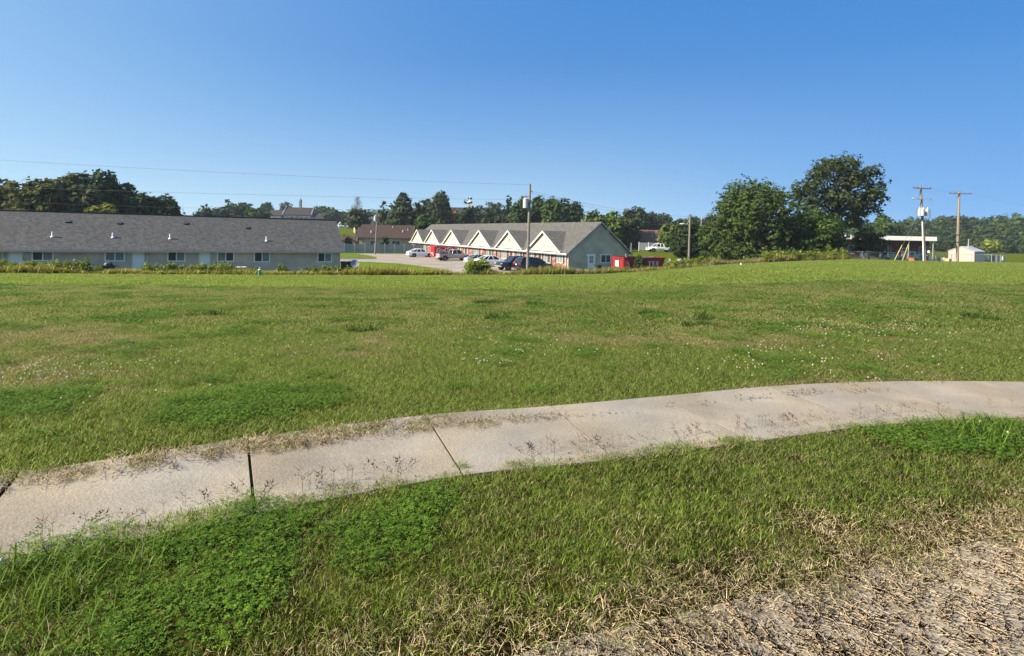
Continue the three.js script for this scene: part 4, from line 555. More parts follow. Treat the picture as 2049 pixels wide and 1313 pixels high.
function chainFence(label, pts, h = 1.25) { // posts, rails and real wire diagonals
  const t = thing('chain_link_fence', label, 'fence', pts[0].clone()), wire = [], gal = std(0.42, 0.45, 0.46, 0.5, { metalness: 0.4 });
  for (let i = 0; i + 1 < pts.length; i++) {
    const a = pts[i].clone().sub(pts[0]), b = pts[i + 1].clone().sub(pts[0]), L = a.distanceTo(b), n = Math.max(1, Math.round(L / 2.8)), up = V(0, h, 0);
    for (let k = 0; k <= n; k++) if (k < n || i + 2 === pts.length) { const p = a.clone().lerp(b, k / n); mesh('post', rod(p.clone().add(V(0, -0.1, 0)), p.clone().add(V(0, h + 0.06, 0)), 0.035, 0.035, 6), gal, t); }
    mesh('rail', rod(a.clone().add(up), b.clone().add(up), 0.024, 0.024, 5), gal, t);
    const s = 0.14, m = Math.floor(L / s), nn = V(0, 0, 1); for (let k = -Math.ceil(h / s); k < m; k++) for (const dir of [1, -1]) { const u0 = k * s, u1 = k * s + h; const c0 = clamp(u0, 0, L), c1 = clamp(u1, 0, L); if (c1 <= c0) continue; let y0 = (c0 - u0), y1 = (c1 - u0); if (dir < 0) { y0 = h - y0; y1 = h - y1; } const A = a.clone().lerp(b, c0 / L).add(V(0, y0, 0)), Bp = a.clone().lerp(b, c1 / L).add(V(0, y1, 0)), w = 0.004; wire.push([A.clone().add(V(0, w, 0)), A.clone().add(V(0, -w, 0)), Bp.clone().add(V(0, -w, 0)), Bp.clone().add(V(0, w, 0))]); }
  }
  mesh('wire_mesh', faces(wire), gal, t); return t;
}
chainFence('chain link fence round the playground in front of the school', [onGround(1690, 80), onGround(1762, 80), onGround(1840, 82), onGround(1905, 83)]);
chainFence('chain link fence running past the metal shed', [onGround(1906, 81), onGround(1985, 80.5), onGround(2003, 84)], 1.3);
chainFence('tall chain link gate panels beside the school door', [onGround(1737, 83), onGround(1760, 83)], 1.5);
// ---------- vehicles: local x forward, y up, z to the side; origin on the ground ----------
const tyreM = std(0.02, 0.02, 0.022, 0.9), rimM = std(0.5, 0.5, 0.52, 0.35, { metalness: 0.7 }), carGlass = phys(0.015, 0.018, 0.02, 0.06, { clearcoat: 0.5, specularIntensity: 0.8 }), trimM = std(0.025, 0.025, 0.027, 0.6), chrome = std(0.65, 0.65, 0.66, 0.25, { metalness: 0.8 }), redLamp = std(0.35, 0.012, 0.015, 0.25), clearLamp = phys(0.7, 0.72, 0.74, 0.12, { clearcoat: 0.6 }), plateM = std(0.7, 0.71, 0.72, 0.5);
const paint = (r, g, b) => phys(r, g, b, 0.32, { clearcoat: 0.8, clearcoatRoughness: 0.08 });
function ringOf(x, yb, yt, hw, tuck = 0.12, crown = 0.03) { const hb = hw - tuck * 0.6, ys = yt - yb, pts = [[-hb * 0.9, yb], [-hb, yb + 0.06], [-hw, yb + ys * 0.42], [-hw + 0.015, yb + ys * 0.72], [-hw + tuck * 0.7, yt - 0.03], [-hw * 0.6, yt + crown * 0.7], [0, yt + crown]]; const all = [...pts, ...pts.slice(0, -1).reverse().map(([z, y]) => [-z, y])]; return all.map(([z, y]) => V(x, y, z)); }
function wheel(parent, x, z, r, w = 0.22) {
  const g = new THREE.Group(); g.name = 'wheel'; g.position.set(x, r, z); parent.add(g); const s = Math.sign(z);
  const prof = [[r * 0.62, -w / 2], [r * 0.9, -w / 2], [r, -w / 2 + 0.04], [r, w / 2 - 0.04], [r * 0.9, w / 2], [r * 0.62, w / 2]].map(([a, b]) => new THREE.Vector2(a, b)), lt = new THREE.LatheGeometry(prof, 22); lt.rotateX(Math.PI / 2); mesh('tyre', lt, tyreM, g);
  const parts = [cyl(r * 0.2, r * 0.2, 0.05, 0, 0, s * (w / 2 - 0.02), 12, 'z')]; for (let k = 0; k < 5; k++) { const a = k * 1.2566; const b = box(r * 0.5, r * 0.17, 0.03, r * 0.38, 0, 0); b.rotateZ(a); b.translate(0, 0, s * (w / 2 - 0.03)); parts.push(b); } const tr = new THREE.TorusGeometry(r * 0.62, r * 0.055, 6, 22); tr.translate(0, 0, s * (w / 2 - 0.03)); parts.push(tr);
  mesh('rim', parts, rimM, g); mesh('brake_disc', cyl(r * 0.56, r * 0.56, 0.02, 0, 0, s * (w / 2 - 0.09), 16, 'z'), trimM, g);
}
function vehicle(t, o) {
  const { body, stations, cabin, wheels, r, hw } = o, P = o.paint;
  mesh('body', loft(stations.map(([x, a, b, w]) => ringOf(x, a, b, w)), true, 0.7), P, t);
  for (const c of cabin) { // greenhouse: [rear base x, rear top x, front top x, front base x, base y, top y, base half width, top half width]
    const [rb, rt, ft, fb, y0, y1, w0, w1] = c, lo = (x, s) => V(x, y0, s * w0), hi = (x, s) => V(x, y1, s * w1);
    mesh('glass', loft([[lo(rb, -1), lo(rb, 1), lo(fb, 1), lo(fb, -1)], [hi(rt, -1), hi(rt, 1), hi(ft, 1), hi(ft, -1)]], true, 0.1), carGlass, t);
    const R0 = [[rt - 0.02, -1], [rt - 0.02, 1], [ft + 0.03, 1], [ft + 0.03, -1]], ringR = (k, y, e) => { const out = []; const n = 6; for (let i = 0; i <= n; i++) out.push(V(lerp(rt - 0.03, ft + 0.04, i / n), y + e * Math.sin(Math.PI * i / n), -w1 * k)); for (let i = n; i >= 0; i--) out.push(V(lerp(rt - 0.03, ft + 0.04, i / n), y + e * Math.sin(Math.PI * i / n), w1 * k)); return out; };
    mesh('roof', loft([ringR(1.03, y1 - 0.03, 0), ringR(1.03, y1 + 0.02, 0.02), ringR(0.85, y1 + 0.055, 0.025)], true, 0.8), P, t);
    const pil = []; for (const s of [-1, 1]) { pil.push(rod(lo(fb, s), hi(ft, s), 0.045, 0.04, 6), rod(lo(rb, s), hi(rt, s), 0.07, 0.05, 6)); for (const f of o.pillars ?? [0.5]) { const xb = lerp(rb, fb, f), xt = lerp(rt, ft, f); pil.push(rod(lo(xb, s * 1.005), hi(xt, s * 1.005), 0.04, 0.035, 6)); } }
    mesh('pillars', pil, P, t);
  }
  for (const x of wheels) for (const s of [-1, 1]) { mesh('wheel_arch', cyl(r * 1.2, r * 1.2, 0.05, x, r * 1.08, s * (hw - 0.012), 20, 'z'), trimM, t); wheel(t, x, s * (hw - 0.10), r); }
  const X0 = stations[0][0], X1 = stations[stations.length - 1][0];
  for (const s of [-1, 1]) { mesh('mirror', box(0.1, 0.13, 0.2, o.mirror, o.belt + 0.08, s * (hw + 0.06)), P, t); for (const x of o.handles ?? []) mesh('door_handle', box(0.16, 0.03, 0.03, x, o.belt - 0.1, s * (hw - 0.005)), chrome, t); mesh('tail_lamp', box(0.16, o.lampH ?? 0.16, 0.3, X0 + 0.09, o.tailY, s * (hw - 0.22), 0, -s * 0.3), redLamp, t); mesh('headlamp', box(0.2, 0.15, 0.34, X1 - 0.12, o.headY, s * (hw - 0.28), 0, s * 0.4), clearLamp, t); }
  mesh('rear_bumper', box(0.14, 0.16, hw * 1.86, X0 + 0.02, o.bumpY, 0), o.bumper ?? P, t); mesh('front_bumper', box(0.14, 0.18, hw * 1.8, X1 - 0.03, o.bumpY - 0.02, 0), o.bumper ?? trimM, t); mesh('grille', box(0.05, 0.22, hw * 0.9, X1 + 0.0, o.headY - 0.08, 0), trimM, t); mesh('number_plate', box(0.02, 0.14, 0.3, X0 - 0.06, o.plateY ?? o.tailY - 0.15, 0), plateM, t);
}
const sedanSt = [[-2.42, 0.42, 0.86, 0.72], [-2.32, 0.28, 0.98, 0.82], [-1.95, 0.22, 1.01, 0.89], [-1.0, 0.2, 0.97, 0.915], [0.9, 0.2, 0.95, 0.915], [1.5, 0.21, 0.9, 0.9], [2.1, 0.24, 0.8, 0.86], [2.36, 0.32, 0.68, 0.76], [2.43, 0.42, 0.6, 0.62]];
function sedan(label, pos, p, turn = TH) { const t = thing('parked_sedan', label, 'car', pos, turn); vehicle(t, { paint: p, stations: sedanSt, cabin: [[-1.95, -1.0, 0.2, 1.12, 0.96, 1.42, 0.78, 0.6]], wheels: [-1.42, 1.42], r: 0.325, hw: 0.915, belt: 0.95, mirror: 0.75, handles: [-0.75, 0.3], tailY: 0.84, headY: 0.66, bumpY: 0.42, pillars: [0.3, 0.62] }); return t; }
const onLot = (px, py) => onPlaneY(px, py, LOT + 0.025);
sedan('white sedan parked alone beyond the red trailer', onLot(841, 514.2), paint(0.74, 0.75, 0.76));
sedan('silver blue sedan parked beside another white sedan', onLot(962, 529.2), paint(0.30, 0.34, 0.41));
sedan('white sedan parked next to the black pickup', onLot(984, 532.8), paint(0.74, 0.74, 0.73));
function pickup(label, pos, p, turn, bumper) {
  const t = thing('pickup_truck', label, 'pickup', pos, turn), hw = 0.97;
  vehicle(t, { paint: p, stations: [[-0.62, 0.42, 1.12, 0.95], [-0.5, 0.4, 1.14, 0.97], [1.2, 0.4, 1.12, 0.97], [1.5, 0.42, 1.08, 0.96], [2.4, 0.45, 1.02, 0.93], [2.72, 0.48, 0.9, 0.88]], cabin: [[-0.6, -0.42, 0.75, 1.42, 1.1, 1.72, 0.86, 0.68]], wheels: [-1.85, 1.78], r: 0.385, hw, belt: 1.12, mirror: 1.0, handles: [0.0], tailY: -9, headY: 0.86, bumpY: 0.56, bumper: bumper ?? chrome, pillars: [0.45], plateY: -9 });
  for (const n of ['tail_lamp', 'number_plate', 'rear_bumper']) for (const c of t.children.filter((k) => k.name === n)) t.remove(c);
  for (const s of [-1, 1]) { mesh('bed_side', box(2.1, 0.62, 0.07, -1.7, 0.82, s * (hw - 0.035)), p, t); mesh('bed_rail', box(2.1, 0.05, 0.1, -1.7, 1.145, s * (hw - 0.04)), trimM, t); mesh('tail_lamp', box(0.08, 0.3, 0.14, -2.74, 0.95, s * (hw - 0.09)), redLamp, t); }
  mesh('tailgate', [box(0.06, 0.56, hw * 1.66, -2.74, 0.86, 0)], p, t); mesh('bed_floor', box(2.1, 0.06, 1.8, -1.7, 0.56, 0), trimM, t); mesh('rear_bumper', box(0.18, 0.16, 1.86, -2.86, 0.52, 0), bumper ?? chrome, t); mesh('number_plate', box(0.02, 0.14, 0.3, -2.96, 0.53, 0), plateM, t); mesh('frame_rail', box(2.3, 0.14, 0.9, -1.7, 0.44, 0), trimM, t);
  return t;
}
pickup('silver pickup truck parked beside the red trailer', onLot(908, 521.2), paint(0.33, 0.31, 0.29), TH);
pickup('black pickup truck backed in with chrome bumper facing the car park', onLot(1035, 540.5), paint(0.008, 0.012, 0.025), TH + Math.PI);
pickup('white pickup truck parked beyond the gable end by the fence', onGround(1321, 113), paint(0.76, 0.76, 0.75), Math.PI + 0.15, B.white);
{ const t = thing('parked_suv', 'black sport utility vehicle nearest the utility pole', 'car', onLot(1068, 543.5), TH);
  vehicle(t, { paint: paint(0.006, 0.007, 0.010), stations: [[-2.4, 0.42, 1.0, 0.8], [-2.32, 0.32, 1.1, 0.9], [-1.9, 0.28, 1.12, 0.95], [0.9, 0.28, 1.08, 0.95], [1.5, 0.3, 1.05, 0.93], [2.15, 0.34, 0.94, 0.88], [2.4, 0.42, 0.8, 0.72]], cabin: [[-2.28, -1.95, 0.35, 1.25, 1.09, 1.66, 0.84, 0.68]], wheels: [-1.45, 1.45], r: 0.37, hw: 0.95, belt: 1.08, mirror: 0.95, handles: [-0.9, 0.3], tailY: 1.0, lampH: 0.34, headY: 0.8, bumpY: 0.48, bumper: trimM, pillars: [0.25, 0.6], plateY: 0.9 });
  mesh('roof_rail', [box(1.9, 0.04, 0.04, -0.8, 1.76, 0.6), box(1.9, 0.04, 0.04, -0.8, 1.76, -0.6)], trimM, t); }
const font = await new FontLoader().loadAsync('fonts/droid/droid_serif_bold.typeface.json');
function letters(txt, size, shear = 0) { const g = new TextGeometry(txt, { font, size, depth: 0.015, curveSegments: 4 }); if (shear) g.applyMatrix4(new THREE.Matrix4().set(1, shear, 0, 0, 0, 1, 0, 0, 0, 0, 1, 0, 0, 0, 0, 1)); return g; }
{ // red box trailer with white script lettering
  const t = thing('red_trailer', 'red box trailer with white script lettering parked behind the silver pickup', 'trailer', onLot(889, 518.6), TH), red = paint(0.40, 0.008, 0.018), L = 4.3, w = 1.05, y0 = 0.42, y1 = 2.25;
  const R = (y, k) => [V(-L / 2, y, -w * k), V(L / 2 - 0.7, y, -w * k), V(L / 2 - 0.15, y, -w * 0.72 * k), V(L / 2 + 0.05, y, 0), V(L / 2 - 0.15, y, w * 0.72 * k), V(L / 2 - 0.7, y, w * k), V(-L / 2, y, w * k)].reverse();
  mesh('box', loft([R(y0, 1), R(y1 - 0.12, 1), R(y1, 0.93)], true, 0.4), red, t);
  mesh('edge_trim', [box(L - 0.7, 0.05, 0.02, -0.35, y0 + 0.03, w + 0.006), box(L - 0.7, 0.05, 0.02, -0.35, y1 - 0.14, w + 0.006)], trimM, t);
  const white = std(0.82, 0.8, 0.78, 0.5), ca = letters('C', 0.72, 0.25), oc = letters('oca', 0.42, 0.3), cb = letters('C', 0.72, 0.25), ola = letters('ola', 0.42, 0.3), hy = letters('-', 0.4, 0.2); oc.translate(0.5, 0.14, 0); hy.translate(1.28, 0.16, 0); cb.translate(1.42, 0.0, 0); ola.translate(1.92, 0.14, 0);
  const sw = tube([V(1.55, 0.74, 0.01), V(1.9, 0.66, 0.01), V(2.3, 0.76, 0.01), V(2.72, 0.70, 0.01)], 0.035, 5), sw2 = tube([V(0.35, 0.02, 0.01), V(0.8, -0.04, 0.01), V(1.3, 0.06, 0.01)], 0.028, 5), txt = merge([ca, oc, hy, cb, ola, sw, sw2]); txt.translate(-1.95, 1.2, w + 0.012); mesh('lettering', txt, white, t);
  mesh('white_mark', box(0.16, 0.75, 0.012, 1.05, 1.55, w + 0.01), white, t);
  mesh('rear_door', [box(0.03, 1.55, 1.7, -L / 2 - 0.02, 1.3, 0)], red, t); mesh('rear_mark', [box(0.012, 0.22, 0.3, -L / 2 - 0.045, 1.0, -0.45), box(0.012, 0.3, 0.22, -L / 2 - 0.045, 1.0, 0.3), box(0.012, 0.2, 0.16, -L / 2 - 0.045, 0.7, 0.55)], white, t);
  for (const x of [-0.55, 0.15]) for (const s of [-1, 1]) wheel(t, x, s * (w - 0.06), 0.32); mesh('fender', [box(1.5, 0.06, 0.26, -0.2, 0.72, w + 0.05)], trimM, t); mesh('tongue', [rod(V(L / 2 - 0.3, 0.42, 0), V(L / 2 + 0.9, 0.42, 0), 0.06)], trimM, t); for (const s of [-1, 1]) mesh('tail_lamp', box(0.04, 0.12, 0.2, -L / 2 - 0.03, 0.52, s * 0.8), redLamp, t);
}
{ // roll-off dumpster
  const d = 57, pc = onGround(1278, d), t = thing('red_dumpster', 'long red open dumpster with white letters in front of the grey gable', 'dumpster', V(pc.x, EYE - 3.72, pc.z), 0.40), red = std(0.33, 0.02, 0.022, 0.55, { map: rep(grime, 0.5) }), L = 5.1, w = 1.15, h = 1.5;
  mesh('side_wall', [slab([V(-L / 2, 0.1, w), V(L / 2 - 0.35, 0.1, w), V(L / 2, h, w), V(-L / 2, h, w)], 0.05)], red, t); mesh('side_wall', [slab([V(L / 2 - 0.35, 0.1, -w), V(-L / 2, 0.1, -w), V(-L / 2, h, -w), V(L / 2, h, -w)], 0.05)], red, t);
  mesh('end_gate', [box(0.06, h - 0.1, 2 * w - 0.1, -L / 2 + 0.03, h / 2 + 0.05, 0)], red, t); mesh('end_wall', slab([V(L / 2 - 0.38, 0.1, w - 0.05), V(L / 2 - 0.38, 0.1, -w + 0.05), V(L / 2 - 0.03, h, -w + 0.05), V(L / 2 - 0.03, h, w - 0.05)], 0.05), red, t); mesh('floor', box(L - 0.5, 0.08, 2 * w - 0.1, -0.2, 0.14, 0), red, t);
  mesh('rim', [box(L + 0.06, 0.1, 0.1, 0, h + 0.02, w), box(L + 0.06, 0.1, 0.1, 0, h + 0.02, -w), box(0.1, 0.1, 2 * w - 0.1, -L / 2, h + 0.02, 0), box(0.1, 0.1, 2 * w - 0.1, L / 2, h + 0.02, 0)], red, t);
  for (const x of [-2.3, -1.6, -0.3, 0.35, 2.05]) mesh('rib', box(0.08, h - 0.15, 0.07, x, h / 2 + 0.03, w + 0.035), red, t); for (const z of [-0.98, -0.32, 0.32, 0.98]) mesh('rib', box(0.06, h - 0.2, 0.1, -L / 2 - 0.03, h / 2 + 0.05, z), red, t);
  mesh('white_panel', box(0.03, 0.62, 0.62, -L / 2 - 0.075, 0.9, 0.0), std(0.78, 0.74, 0.72, 0.6), t);
  const lm = std(0.7, 0.68, 0.7, 0.6); for (const [c, x] of [['A', -2.2], ['T', 0.55], ['E', 1.05], ['S', 1.55]]) { const g = letters(c, 0.46); g.translate(x - 0.15, 0.72, w + 0.006); mesh('letter', g, lm, t); }
  const R = rng(3); mesh('rubbish_load', [box(1.2, 0.3, 1.2, 1.2, h - 0.05, 0, 0.1, 0.4, 0.1), box(0.5, 0.3, 0.7, 0.9, h + 0.12, -0.3, 0.2, 0.9, 0), box(2.2, 0.5, 1.9, -0.8, h - 0.45, 0, 0.05, 0, 0.03)], std(0.09, 0.075, 0.06, 0.9), t); mesh('broken_board', box(0.06, 0.7, 0.06, -2.0, h + 0.1, 0.7, 0.3, 0, 0.5), B.trim, t);
  for (const x of [-1.9, 1.6]) for (const s of [-1, 1]) mesh('roller', cyl(0.12, 0.12, 0.2, x, 0.08, s * 0.8, 10, 'z'), trimM, t);
}
// ---------- bins, dish, barbecue, marker post ----------
function bin(label, pos, turn, m, s = 1) { const t = thing('wheelie_bin', label, 'bin', pos, turn), q = (k, y) => [V(-0.3 * k * s, y * s, -0.36 * k * s), V(-0.3 * k * s, y * s, 0.36 * k * s), V(0.3 * k * s, y * s, 0.36 * k * s), V(0.3 * k * s, y * s, -0.36 * k * s)]; mesh('body', loft([q(0.78, 0.03), q(1, 0.98)], true, 0.2), m, t); mesh('lid', loft([q(1.08, 0.98), q(1.1, 1.02), q(0.95, 1.09)], true, 0.3), m, t); mesh('handle', rod(V(-0.3 * s, 1.0 * s, 0.43 * s), V(0.3 * s, 1.0 * s, 0.43 * s), 0.02), trimM, t); for (const x of [-0.28, 0.28]) mesh('wheel', cyl(0.12 * s, 0.12 * s, 0.06, x * s, 0.12 * s, 0.36 * s, 12, 'x'), tyreM, t); return t; }
const binM = std(0.018, 0.019, 0.022, 0.5), binG = std(0.05, 0.055, 0.06, 0.5);
bin('black wheeled bin by the block corner, lid slightly open', onGround(690, 57), 0.3, binM, 1.15); bin('dark grey wheeled bin between two black bins', onGround(697, 59), 0.5, binG); bin('black wheeled bin beside the satellite dish', onGround(704, 58.5), 0.2, binM, 1.1);
bin('black bin standing by the grey gable window', onGround(1198, 66), TH, binM, 0.9);
{ const t = thing('satellite_dish', 'grey satellite dish on a short pole beside the bins', 'satellite dish', onGround(711, 53), 0.4), m = std(0.22, 0.23, 0.25, 0.5); const pr = []; for (let i = 0; i <= 8; i++) { const r = i / 8 * 0.42; pr.push(new THREE.Vector2(r, r * r * 0.55)); } const dsh = new THREE.LatheGeometry(pr, 20); dsh.rotateX(1.2); dsh.translate(0, 1.25, 0.05); mesh('dish', dsh, m, t); mesh('pole', rod(V(0, -0.2, -0.05), V(0, 1.2, -0.05), 0.035), m, t); mesh('arm', [rod(V(0, 0.95, 0.05), V(0, 1.15, 0.6), 0.02), box(0.1, 0.1, 0.14, 0, 1.17, 0.62)], m, t); }
{ const t = thing('kettle_barbecue', 'black covered barbecue grill against the tan siding', 'barbecue', at(216, 541, 46.3).setY(EYE - 4.35), TH); mesh('lid', new THREE.SphereGeometry(0.36, 14, 8, 0, 6.283, 0, 1.57).translate(0, 0.85, 0), binM, t); mesh('bowl', box(0.9, 0.25, 0.5, 0, 0.75, 0), binM, t); for (const x of [-0.38, 0.38]) mesh('leg', box(0.06, 0.75, 0.4, x, 0.35, 0), binM, t); mesh('side_shelf', box(0.35, 0.04, 0.45, 0.6, 0.82, 0), trimM, t); mesh('handle', rod(V(-0.2, 1.1, 0.3), V(0.2, 1.1, 0.3), 0.02), chrome, t); }
{ const t = thing('air_conditioner', 'low air conditioner box with pale top behind the weeds', 'air conditioner', at(482, 540, 51).setY(EYE - 4.45), TH); mesh('case', box(0.85, 0.62, 0.7, 0, 0.4, 0), std(0.12, 0.12, 0.12, 0.6), t); mesh('top', box(0.9, 0.05, 0.75, 0, 0.74, 0), B.white, t); for (let k = 0; k < 6; k++) mesh('louvre', box(0.8, 0.02, 0.02, 0, 0.18 + k * 0.09, 0.36), B.gutter, t); }
{ const t = thing('marker_post', 'short green utility marker post with white cap in the lawn', 'marker post', onGround(521, 36), 0), gm = std(0.03, 0.27, 0.20, 0.5); mesh('post', [cyl(0.085, 0.085, 0.42, 0, 0.21, 0, 14)], gm, t); mesh('cap', [cyl(0.09, 0.075, 0.07, 0, 0.455, 0, 14)], B.white, t); mesh('collar', cyl(0.11, 0.1, 0.05, 0, 0.02, 0, 14), gm, t); }
{ const t = thing('valve_cap', 'small white pipe stub in a tuft near the brown weeds', 'pipe', onGround(1484, 52), 0); mesh('pipe', cyl(0.06, 0.06, 0.2, 0, 0.1, 0, 10), B.white, t); mesh('cap', cyl(0.08, 0.08, 0.05, 0, 0.22, 0, 10), B.white, t); }
for (const [px, d, l, rz] of [[1338, 66, 'white broken board leaning in the weeds past the dumpster', 0.5], [1366, 64, 'pale dumped plank beside the tarp heap', -0.5]]) { const t = thing('dumped_board', l, 'board', onGround(px, d), 0.3); mesh('board', [box(0.9, 0.12, 0.05, 0, 0.75, 0, 0, 0, rz), box(0.12, 1.2, 0.06, 0.3, 0.6, -0.05, 0, 0, rz * 0.3)], B.trim, t); }
{ const t = thing('tarp_heap', 'grey tarp heap lying in the weeds by the lamp pole', 'tarp', onGround(1359, 66), 0.2), g = new THREE.SphereGeometry(1, 18, 10, 0, 6.283, 0, 1.57), p = g.attributes.position; for (let i = 0; i < p.count; i++) { const k = 0.8 + 0.5 * fbm(p.getX(i) * 2 + 5, p.getZ(i) * 2 + p.getY(i), 3); p.setXYZ(i, p.getX(i) * 0.8 * k, p.getY(i) * 0.9 * k + 0.1, p.getZ(i) * 0.5 * k); } g.computeVertexNormals(); mesh('cover', g, std(0.2, 0.2, 0.22, 0.7), t); mesh('strap', box(0.06, 0.9, 0.04, 0.3, 0.5, 0.45, 0.1, 0, 0.2), B.trim, t); }
// ---------- utility poles and wires ----------
const pole = std(0.42, 0.365, 0.31, 0.9, { map: rep(woodTex, 3, 0.3) }), poleWarm = std(0.53, 0.42, 0.31, 0.9, { map: rep(woodTex, 3, 0.3) }), ins = std(0.16, 0.1, 0.09, 0.4), wireM = std(0.12, 0.12, 0.125, 0.7), galv = std(0.5, 0.52, 0.53, 0.5, { metalness: 0.3 });
function insulator(parent, x, y, z) { mesh('insulator', [cyl(0.05, 0.05, 0.1, x, y, z, 8), cyl(0.075, 0.075, 0.025, x, y - 0.02, z, 8), cyl(0.07, 0.07, 0.025, x, y + 0.03, z, 8)], ins, parent); }
function transformer(parent, x, y, z, s = 1) { const g = new THREE.Group(); g.name = 'transformer'; parent.add(g); g.position.set(x, y, z); mesh('tank', [cyl(0.24 * s, 0.24 * s, 0.8 * s, 0, 0, 0, 16), cyl(0.25 * s, 0.25 * s, 0.05, 0, 0.41 * s, 0, 16), cyl(0.23 * s, 0.1 * s, 0.1, 0, 0.48 * s, 0, 16)], galv, g); mesh('bushing', [cyl(0.05, 0.03, 0.25, 0.08 * s, 0.62 * s, 0, 8), cyl(0.03, 0.03, 0.12, 0.24 * s, 0.25 * s, 0.06, 6, 'x')], B.white, g); return g; }
const wireEnds = {};
{ // middle pole by the car park
  const b = onGround(1057, 50); b.y -= 0.2; const top = at(1060.5, 370, 50), h = top.y - b.y, lean = (top.x - b.x), t = thing('utility_pole', 'wooden utility pole with a grey transformer beside the black vehicle', 'utility pole', b, 0);
  mesh('shaft', rod(V(0, 0, 0), V(lean, h, 0), 0.15, 0.10, 12), pole, t); const X = (y) => lean * y / h, tr = transformer(t, X(h - 1.9) - 0.36, h - 1.75, 0.05); mesh('bracket', [box(0.2, 0.06, 0.1, X(h - 1.6) - 0.16, h - 1.6, 0.03), box(0.2, 0.06, 0.1, X(h - 2) - 0.16, h - 2.0, 0.03)], galv, t); mesh('cutout_arm', [rod(V(X(h - 1.1), h - 1.1, 0), V(X(h) - 0.4, h - 1.05, 0.1), 0.03), cyl(0.04, 0.04, 0.3, X(h) - 0.4, h - 1.15, 0.1, 8)], ins, t); insulator(t, X(h), h + 0.05, 0); insulator(t, X(h) + 0.18, h - 0.6, 0); mesh('ground_wire', rod(V(0.13, 0, 0.06), V(lean + 0.09, h - 1, 0.06), 0.015, 0.015, 4), galv, t);
  wireEnds.mid = top; wireEnds.midLow = at(1059, 400, 50); wireEnds.midTr = at(1052, 423, 50);
}
{ // pole by the fence
  const d = 105, b = onGround(751.5, d); b.y = LOT; const top = at(755.5, 419, d), h = top.y - b.y, t = thing('utility_pole', 'wooden utility pole with a white transformer in front of the grey fence', 'utility pole', b, 0), lean = top.x - b.x; mesh('shaft', rod(V(0, 0, 0), V(lean, h, 0), 0.17, 0.11, 10), pole, t); transformer(t, lean * 0.75 - 0.35, h - 1.8, 0, 1.1); insulator(t, lean, h + 0.05, 0); wireEnds.fence = top; }
{ // street light pole
  const d = 58, b = onGround(1379, d); b.y -= 0.4; const top = at(1381, 434, d), h = top.y - b.y, lean = top.x - b.x, t = thing('street_lamp', 'grey wooden pole with a cobra head street light over the weeds', 'street lamp', b, 0); mesh('shaft', rod(V(0, 0, 0), V(lean, h, 0), 0.13, 0.09, 10), pole, t); const y = h - 1.05; mesh('arm', tube([V(lean, y, 0), V(lean - 0.25, y + 0.22, 0), V(lean - 0.55, y + 0.28, 0)], 0.03, 6), galv, t); mesh('lamp_head', [(() => { const g = new THREE.SphereGeometry(0.16, 12, 8); g.scale(2.1, 0.6, 0.9); g.translate(lean - 0.8, y + 0.27, 0); return g; })()], galv, t); mesh('insulator_arm', [rod(V(lean, h - 0.5, 0), V(lean - 0.55, h + 0.05, 0), 0.02), rod(V(lean, h - 0.25, 0), V(lean - 0.3, h - 0.75, 0), 0.02)], galv, t); insulator(t, lean - 0.1, h + 0.15, 0); wireEnds.lamp = top; }
function crossPole(label, px, py, bx, by, d, m, arms, sleeve) {
  const b = onGround(bx, d); b.y = EYE + ray(bx, by)[1] * d - 0.2; const top = at(px, py, d), h = top.y - b.y, lean = top.x - b.x, t = thing('utility_pole', label, 'utility pole', b, 0); mesh('shaft', rod(V(0, 0, 0), V(lean, h, 0), 0.19, 0.13, 12), m, t); if (sleeve) for (const k of sleeve) mesh('band', cyl(0.2, 0.2, 0.14, lean * k, h * k, 0, 12), trimM, t);
  for (const [dy, w, ry, white] of arms) { const g = box(w, 0.13, 0.11, 0, 0, 0.16); g.rotateY(ry); g.translate(lean * (h - dy) / h, h - dy, 0); mesh('crossarm', g, white ? B.trim : pole, t); for (const s of [-0.48, -0.2, 0.48]) { const x = s * w; insulator(t, lean * (h - dy) / h + Math.cos(ry) * x, h - dy + (white ? -0.14 : 0.14), 0.16 - Math.sin(ry) * x); } }
  return { t, top, h, lean };
}
